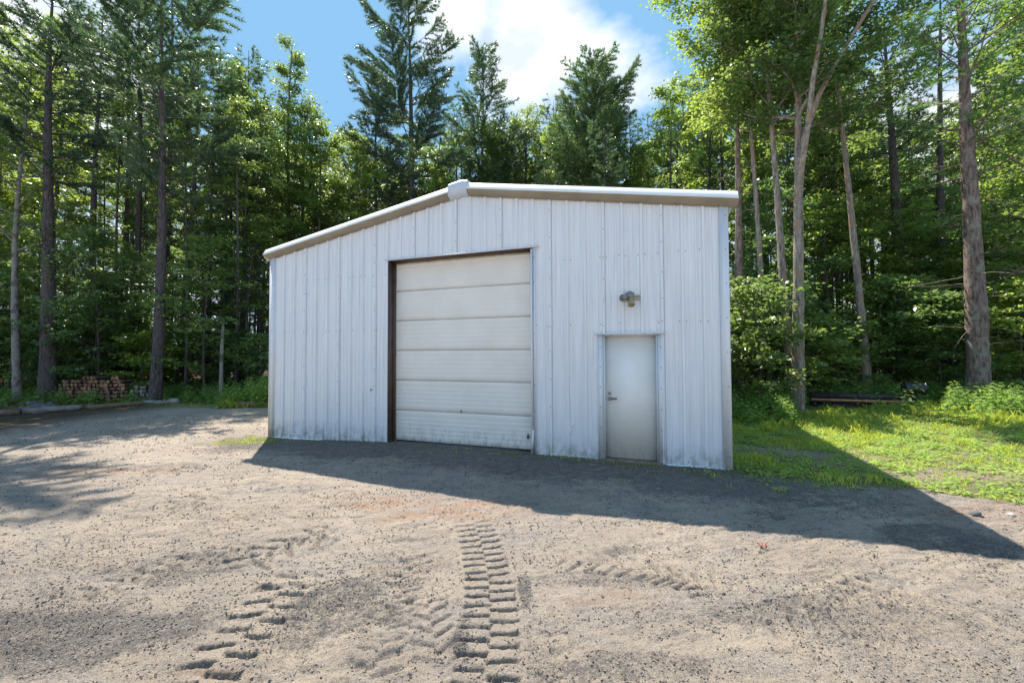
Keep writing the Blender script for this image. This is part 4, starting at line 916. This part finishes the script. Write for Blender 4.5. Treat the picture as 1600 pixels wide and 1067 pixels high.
def weeds(name, n, xr, yr, mf, h0, h1, label, seed):
    r = np.random.default_rng(seed); mb = MB(); c = []; N_ = []; D_ = []; L_ = []
    xx = r.uniform(*xr, n * 5); yy = r.uniform(*yr, n * 5); kp = r.random(n * 5) < mf(xx, yy); xx, yy = xx[kp][:n], yy[kp][:n]; zz_ = height(xx, yy, False)
    for x, y, z in zip(xx, yy, zz_):
        h = r.uniform(h0, h1); lx, ly = r.normal() * .08 * h, r.normal() * .08 * h; k = int(6 + h * 22)
        if h > .18: mb.tube([(x, y, z - .02), (x + lx, y + ly, z + h)], [.004, .002], 3, 0, False)
        t = (np.arange(k) + .5) / k; az = np.arange(k) * 2.4 + r.random() * 6; w = (.05 + .09 * (1 - t)) * min(1.3, h / .35 + .35)
        c.append(np.stack([x + lx * t + np.cos(az) * w, y + ly * t + np.sin(az) * w, z + h * t + .01], 1)); D_.append(np.stack([np.cos(az), np.sin(az), az * 0 + .1], 1)); L_.append(w * 1.5)
    c = np.concatenate(c); D_ = np.concatenate(D_); L_ = np.concatenate(L_); leaves(mb, c, np.array([0, 0, 1.0]) + r.normal(size=c.shape) * .3, D_, L_, L_ * .42)
    o = mb.build(name, [WEED]); return tag(o, label, 'weeds', kind='stuff')
weeds('weeds', 1500, (5.4, 18), (8.8, 14.5), tallm, .15, .75, 'leafy weeds along the wood edge at the right', 11)
weeds('clover_weeds', 3200, (3.3, 14), (4.6, 11.5), lambda x, y: grassmask(x, y) * .6 * (x > 3.2), .03, .10, 'low broad-leaved weeds among the lawn grass', 12)
weeds('roadside_weeds', 420, (-9.6, -5.0), (13.4, 16), lambda x, y: x * 0 + .8, .25, 1.0, 'green leafy weeds left of the shed beside the driveway', 13)
weeds('woodland_weeds', 900, (-22, -8), (14.3, 19), lambda x, y: x * 0 + .8, .15, .6, 'ferns and low leaves under the left trees', 14)
rp = MB(); r = np.random.default_rng(4); p0 = G(1190, 856)
for i in range(14):
    a = r.random() * 6.28; L = r.uniform(.03, .075); rp.tube([(0, 0, 0), (math.cos(a) * L * .4, math.sin(a) * L * .4, L * .6), (math.cos(a) * L * .9, math.sin(a) * L * .9, L)], [.003, .003, .001], 4)
o = rp.build('red_seedling', [mat_simple('red_leaf', (.42, .15, .08), .6)]); o.location = (p0.x, p0.y, HZ(p0.x, p0.y)); tag(o, 'tiny reddish dried plant in the dirt at the shadow edge', 'plant')

# ------------------------------------------------------------------ firewood, logs, stones
def mat_end(name, a, b_):
    t = NT(name); oi = t.n('ShaderNodeObjectInfo'); v = t.co(); n = t.noise(v, 25, 4, .6)
    c = t.mix(oi.outputs['Random'], a, b_); c = t.mix(t.ramp(n, .4, .65, 0, .7), c, (.05, .035, .025)); t.pbr(c, .9); return t.m
ENDW = mat_end('cut_wood_ends', (.50, .29, .16), (.17, .08, .05)); ENDG = mat_end('weathered_wood_ends', (.42, .39, .36), (.16, .14, .13))
BARKL = mat_simple('log_bark', (.10, .07, .05), .95, 0, .5, 14, .4)
def logmesh(name, endm, rng):
    mb = MB(); n = 10; jit = 1 + .22 * (rng.random(n) - .5); J = np.stack([jit, jit])
    mb.tube([(0, 0, 0), (0, .42, 0)], [1.0, 1.0], n, 0, False, J)
    th = np.arange(n) * 2 * math.pi / n
    for row, y in ((0, 0), (1, .42)):
        ids = mb.v[0][row * n:(row + 1) * n]; mb.add(np.vstack([ids, [[0, y - .002 if row == 0 else y + .002, 0]]]), [[i, (i + 1) % n, n] for i in range(n)], 1)
    V = mb.v[0]; return mb
def logpile(cx0, cx1, Yd, rows, r_mean, endm, label, group, seed, topf):
    rng = np.random.default_rng(seed); proto = []
    for j in range(4):
        m_ = logmesh('firewood_log', endm, rng); m_.v = [v * [r_mean, 1, r_mean] for v in m_.v]; o = m_.build('firewood_log', [BARKL, endm]); proto.append(o); o.location = (cx0 + .15 + .2 * j, Yd + .3, HZ(cx0, Yd) + .08); tag(o, label, 'firewood', group)
    usedp = set(); row = 0
    for row in range(rows):
        x = cx0 + (row % 2) * r_mean + row * r_mean * .5
        while x < cx1 - row * r_mean * .5:
            if row * r_mean * 1.72 < topf((x - cx0) / (cx1 - cx0)):
                j = int(rng.integers(4)); o = proto[j] if j not in usedp else proto[j].copy()
                if j in usedp: COL.objects.link(o)
                usedp.add(j); sc = rng.uniform(.68, 1.08)
                o.scale = (sc, rng.uniform(.8, 1.15), sc * rng.uniform(.7, 1.05)); o.rotation_euler = (rng.uniform(-.05, .05), rng.uniform(-.4, .4), rng.uniform(-.2, .2))
                o.location = (x, Yd + rng.uniform(-.05, .05), HZ(x, Yd) + r_mean * .9 + row * r_mean * 1.72); tag(o, label.replace(' log', ' log in the ' + ('bottom', 'second', 'third', 'fourth', 'fifth', 'sixth', 'top')[row] + ' row', 1), 'firewood', group)
            x += r_mean * 2.02 * rng.uniform(.95, 1.08)
xa, xb = AT(86, 620, 15.0).x, AT(200, 620, 15.0).x; xc, xd = AT(203, 620, 15.0).x, AT(232, 620, 15.0).x
logpile(xa, xb, 15.0, 7, .075, ENDW, 'brown split firewood log stacked between the largest left trunks', 'brown firewood logs in the stack', 41, lambda t: .62 + .2 * math.sin(t * 3.1) + .1 * math.sin(t * 17))
logpile(xc, xd, 15.0, 5, .08, ENDG, 'grey firewood log in the small pile beside the purple-grey pine', 'grey firewood logs in the small pile', 42, lambda t: .5)
def lying_log(name, a, b, r, mat, label, cat='log'):
    a = G(*a); b = G(*b); a.z = HZ(a.x, a.y) + r * .7; b.z = HZ(b.x, b.y) + r * .7; mid = (a + b) / 2; rng = np.random.default_rng(int(abs(a.x * 100)))
    P = np.array([a + (b - a) * t - mid for t in np.linspace(0, 1, 12)]) + rng.normal(size=(12, 3)) * [.02, .03, .008]
    mb = MB(); mb.tube(P, np.linspace(r, r * .75, 12), 10, 0, True, 1 + .1 * (rng.random((12, 10)) - .5)); o = mb.build(name, [mat], None, True); o.location = mid; return tag(o, label, cat)
LOGG = mat_simple('weathered_log', (.23, .215, .205), .95, 0, .4, 7, .4); LOGB = mat_simple('brown_log', (.16, .11, .08), .95, 0, .4, 7, .4)
lying_log('fallen_log', (-60, 653), (30, 648), .12, LOGB, 'dark log edging the driveway at the far left')
lying_log('fallen_log', (35, 647), (128, 639), .11, LOGG, 'pale grey log edging the driveway before the firewood')
lying_log('fallen_log', (130, 639), (222, 634), .085, LOGB, 'darker log edging the driveway right of the pale log')
lying_log('fallen_log', (222, 633), (282, 632), .08, LOGG, 'short grey log at the foot of the purple-grey pine')
lying_log('fallen_log', (352, 637), (440, 636), .13, LOGB, 'brown log lying beside the left corner of the shed')
def rock(x, y, r, mat, label, group, seed):
    rng = np.random.default_rng(seed); n = 9; k = 6; mb = MB(); t = np.linspace(-1, 1, k); P = np.stack([t * 0, t * 0, t * r * .6], 1)
    mb.tube(P, r * np.sqrt(np.maximum(.05, 1 - t * t)), n, 0, True, 1 + .35 * (rng.random((k, n)) - .5)); o = mb.build('rock', [mat]); o.location = (x, y, HZ(x, y) + r * .35); o.rotation_euler = (rng.uniform(-.3, .3), rng.uniform(-.3, .3), rng.random() * 6); return tag(o, label, 'rock', group)
ROCKD = mat_simple('dark_rock', (.12, .115, .115), .9, 0, .4, 6, .4); ROCKL = mat_simple('pale_rock', (.48, .46, .43), .9, 0, .3, 6, .4)
for i in range(14):
    p = G(rr.uniform(-30, 85), rr.uniform(633, 641)); rock(p.x, p.y, rr.uniform(.10, .2), ROCKD, 'dark rock in the heap at the far left of the driveway', 'dark rocks heaped at the far left', i)
for i in range(7):
    p = G(rr.uniform(250, 285), rr.uniform(627, 632)); rock(p.x, p.y, rr.uniform(.06, .12), ROCKL, 'pale stone among those right of the purple-grey pine', 'pale stones by the purple-grey pine', 40 + i)
p = G(1524, 805); rock(p.x, p.y, .05, ROCKD, 'small dark stone at the lawn edge in the right sun patch', None, 60)
p = G(1580, 806); rock(p.x, p.y, .035, ROCKL, 'small pale stone at the right edge of the lawn', None, 61)

# ------------------------------------------------------------------ steel beam with a board, corrugated pipe
a = AT(1266, 640, 12.3); b2 = AT(1432, 650, 11.5); ang = math.atan2(b2.y - a.y, b2.x - a.x); Lb = math.hypot(b2.x - a.x, b2.y - a.y); zg = HZ(a.x, a.y) + .26
STEEL = mat_simple('dark_steel', (.045, .04, .045), .6, .3, .5, 9); BOARD = mat_simple('rusty_orange_flange', (.46, .25, .14), .8, 0, .3, 5)
beam = empty('steel_beam', (a.x, a.y, zg + .02), ang, 'long dark steel beam with rusty orange edge lying by the woods', 'beam')
beam.scale = (1, 1, 1.3)
m_ = MB(); m_.box((0, -.09, .10), (Lb, .09, .125)); m_.box((0, -.008, -.13), (Lb, .008, .0995)); m_.box((0, -.09, .03), (Lb, -.075, .0995)); m_.build('web', [STEEL], beam)
m_ = MB(); m_.box((.0, -.14, -.045), (Lb - .2, -.0085, 0.0)); m_.build('flange', [BOARD], beam)
m_ = MB(); m_.box((0, -.12, -.155), (Lb, .12, -.1305)); m_.build('flange', [STEEL], beam)
pc = AT(1418, 633, 11.75); pp = MB(); ax = Vector((.93, -.36, 0)); P = []; R = []
for i in range(33): P.append(Vector((0, 0, 0)) + ax * (i / 32 * .46)); R.append(.165 + (.020 if (i // 4) % 2 == 0 else 0))
pp.tube(np.array(P), R, 22, 0, False); pp.tube(np.array(P), [r_ - .02 for r_ in R], 22, 0, False)
o = pp.build('corrugated_pipe', [mat_simple('black_plastic', (.025, .027, .03), .32)], None, True); o.location = (pc.x - .1, pc.y, zg + .19 + .16); tag(o, 'short black corrugated drain pipe resting on the right end of the steel beam', 'pipe')
pl = MB(); pl.box((-.35, -.02, 0), (.35, .02, .10)); o = pl.build('wooden_plank', [mat_simple('old_plank', (.22, .13, .09), .9, 0, .4, 8)]); p = AT(1205, 630, 13.2); o.location = (p.x, 13.2, p.z); o.rotation_euler = (0, .05, -.3); tag(o, 'old brown plank lying behind the forked grey hardwood', 'plank')
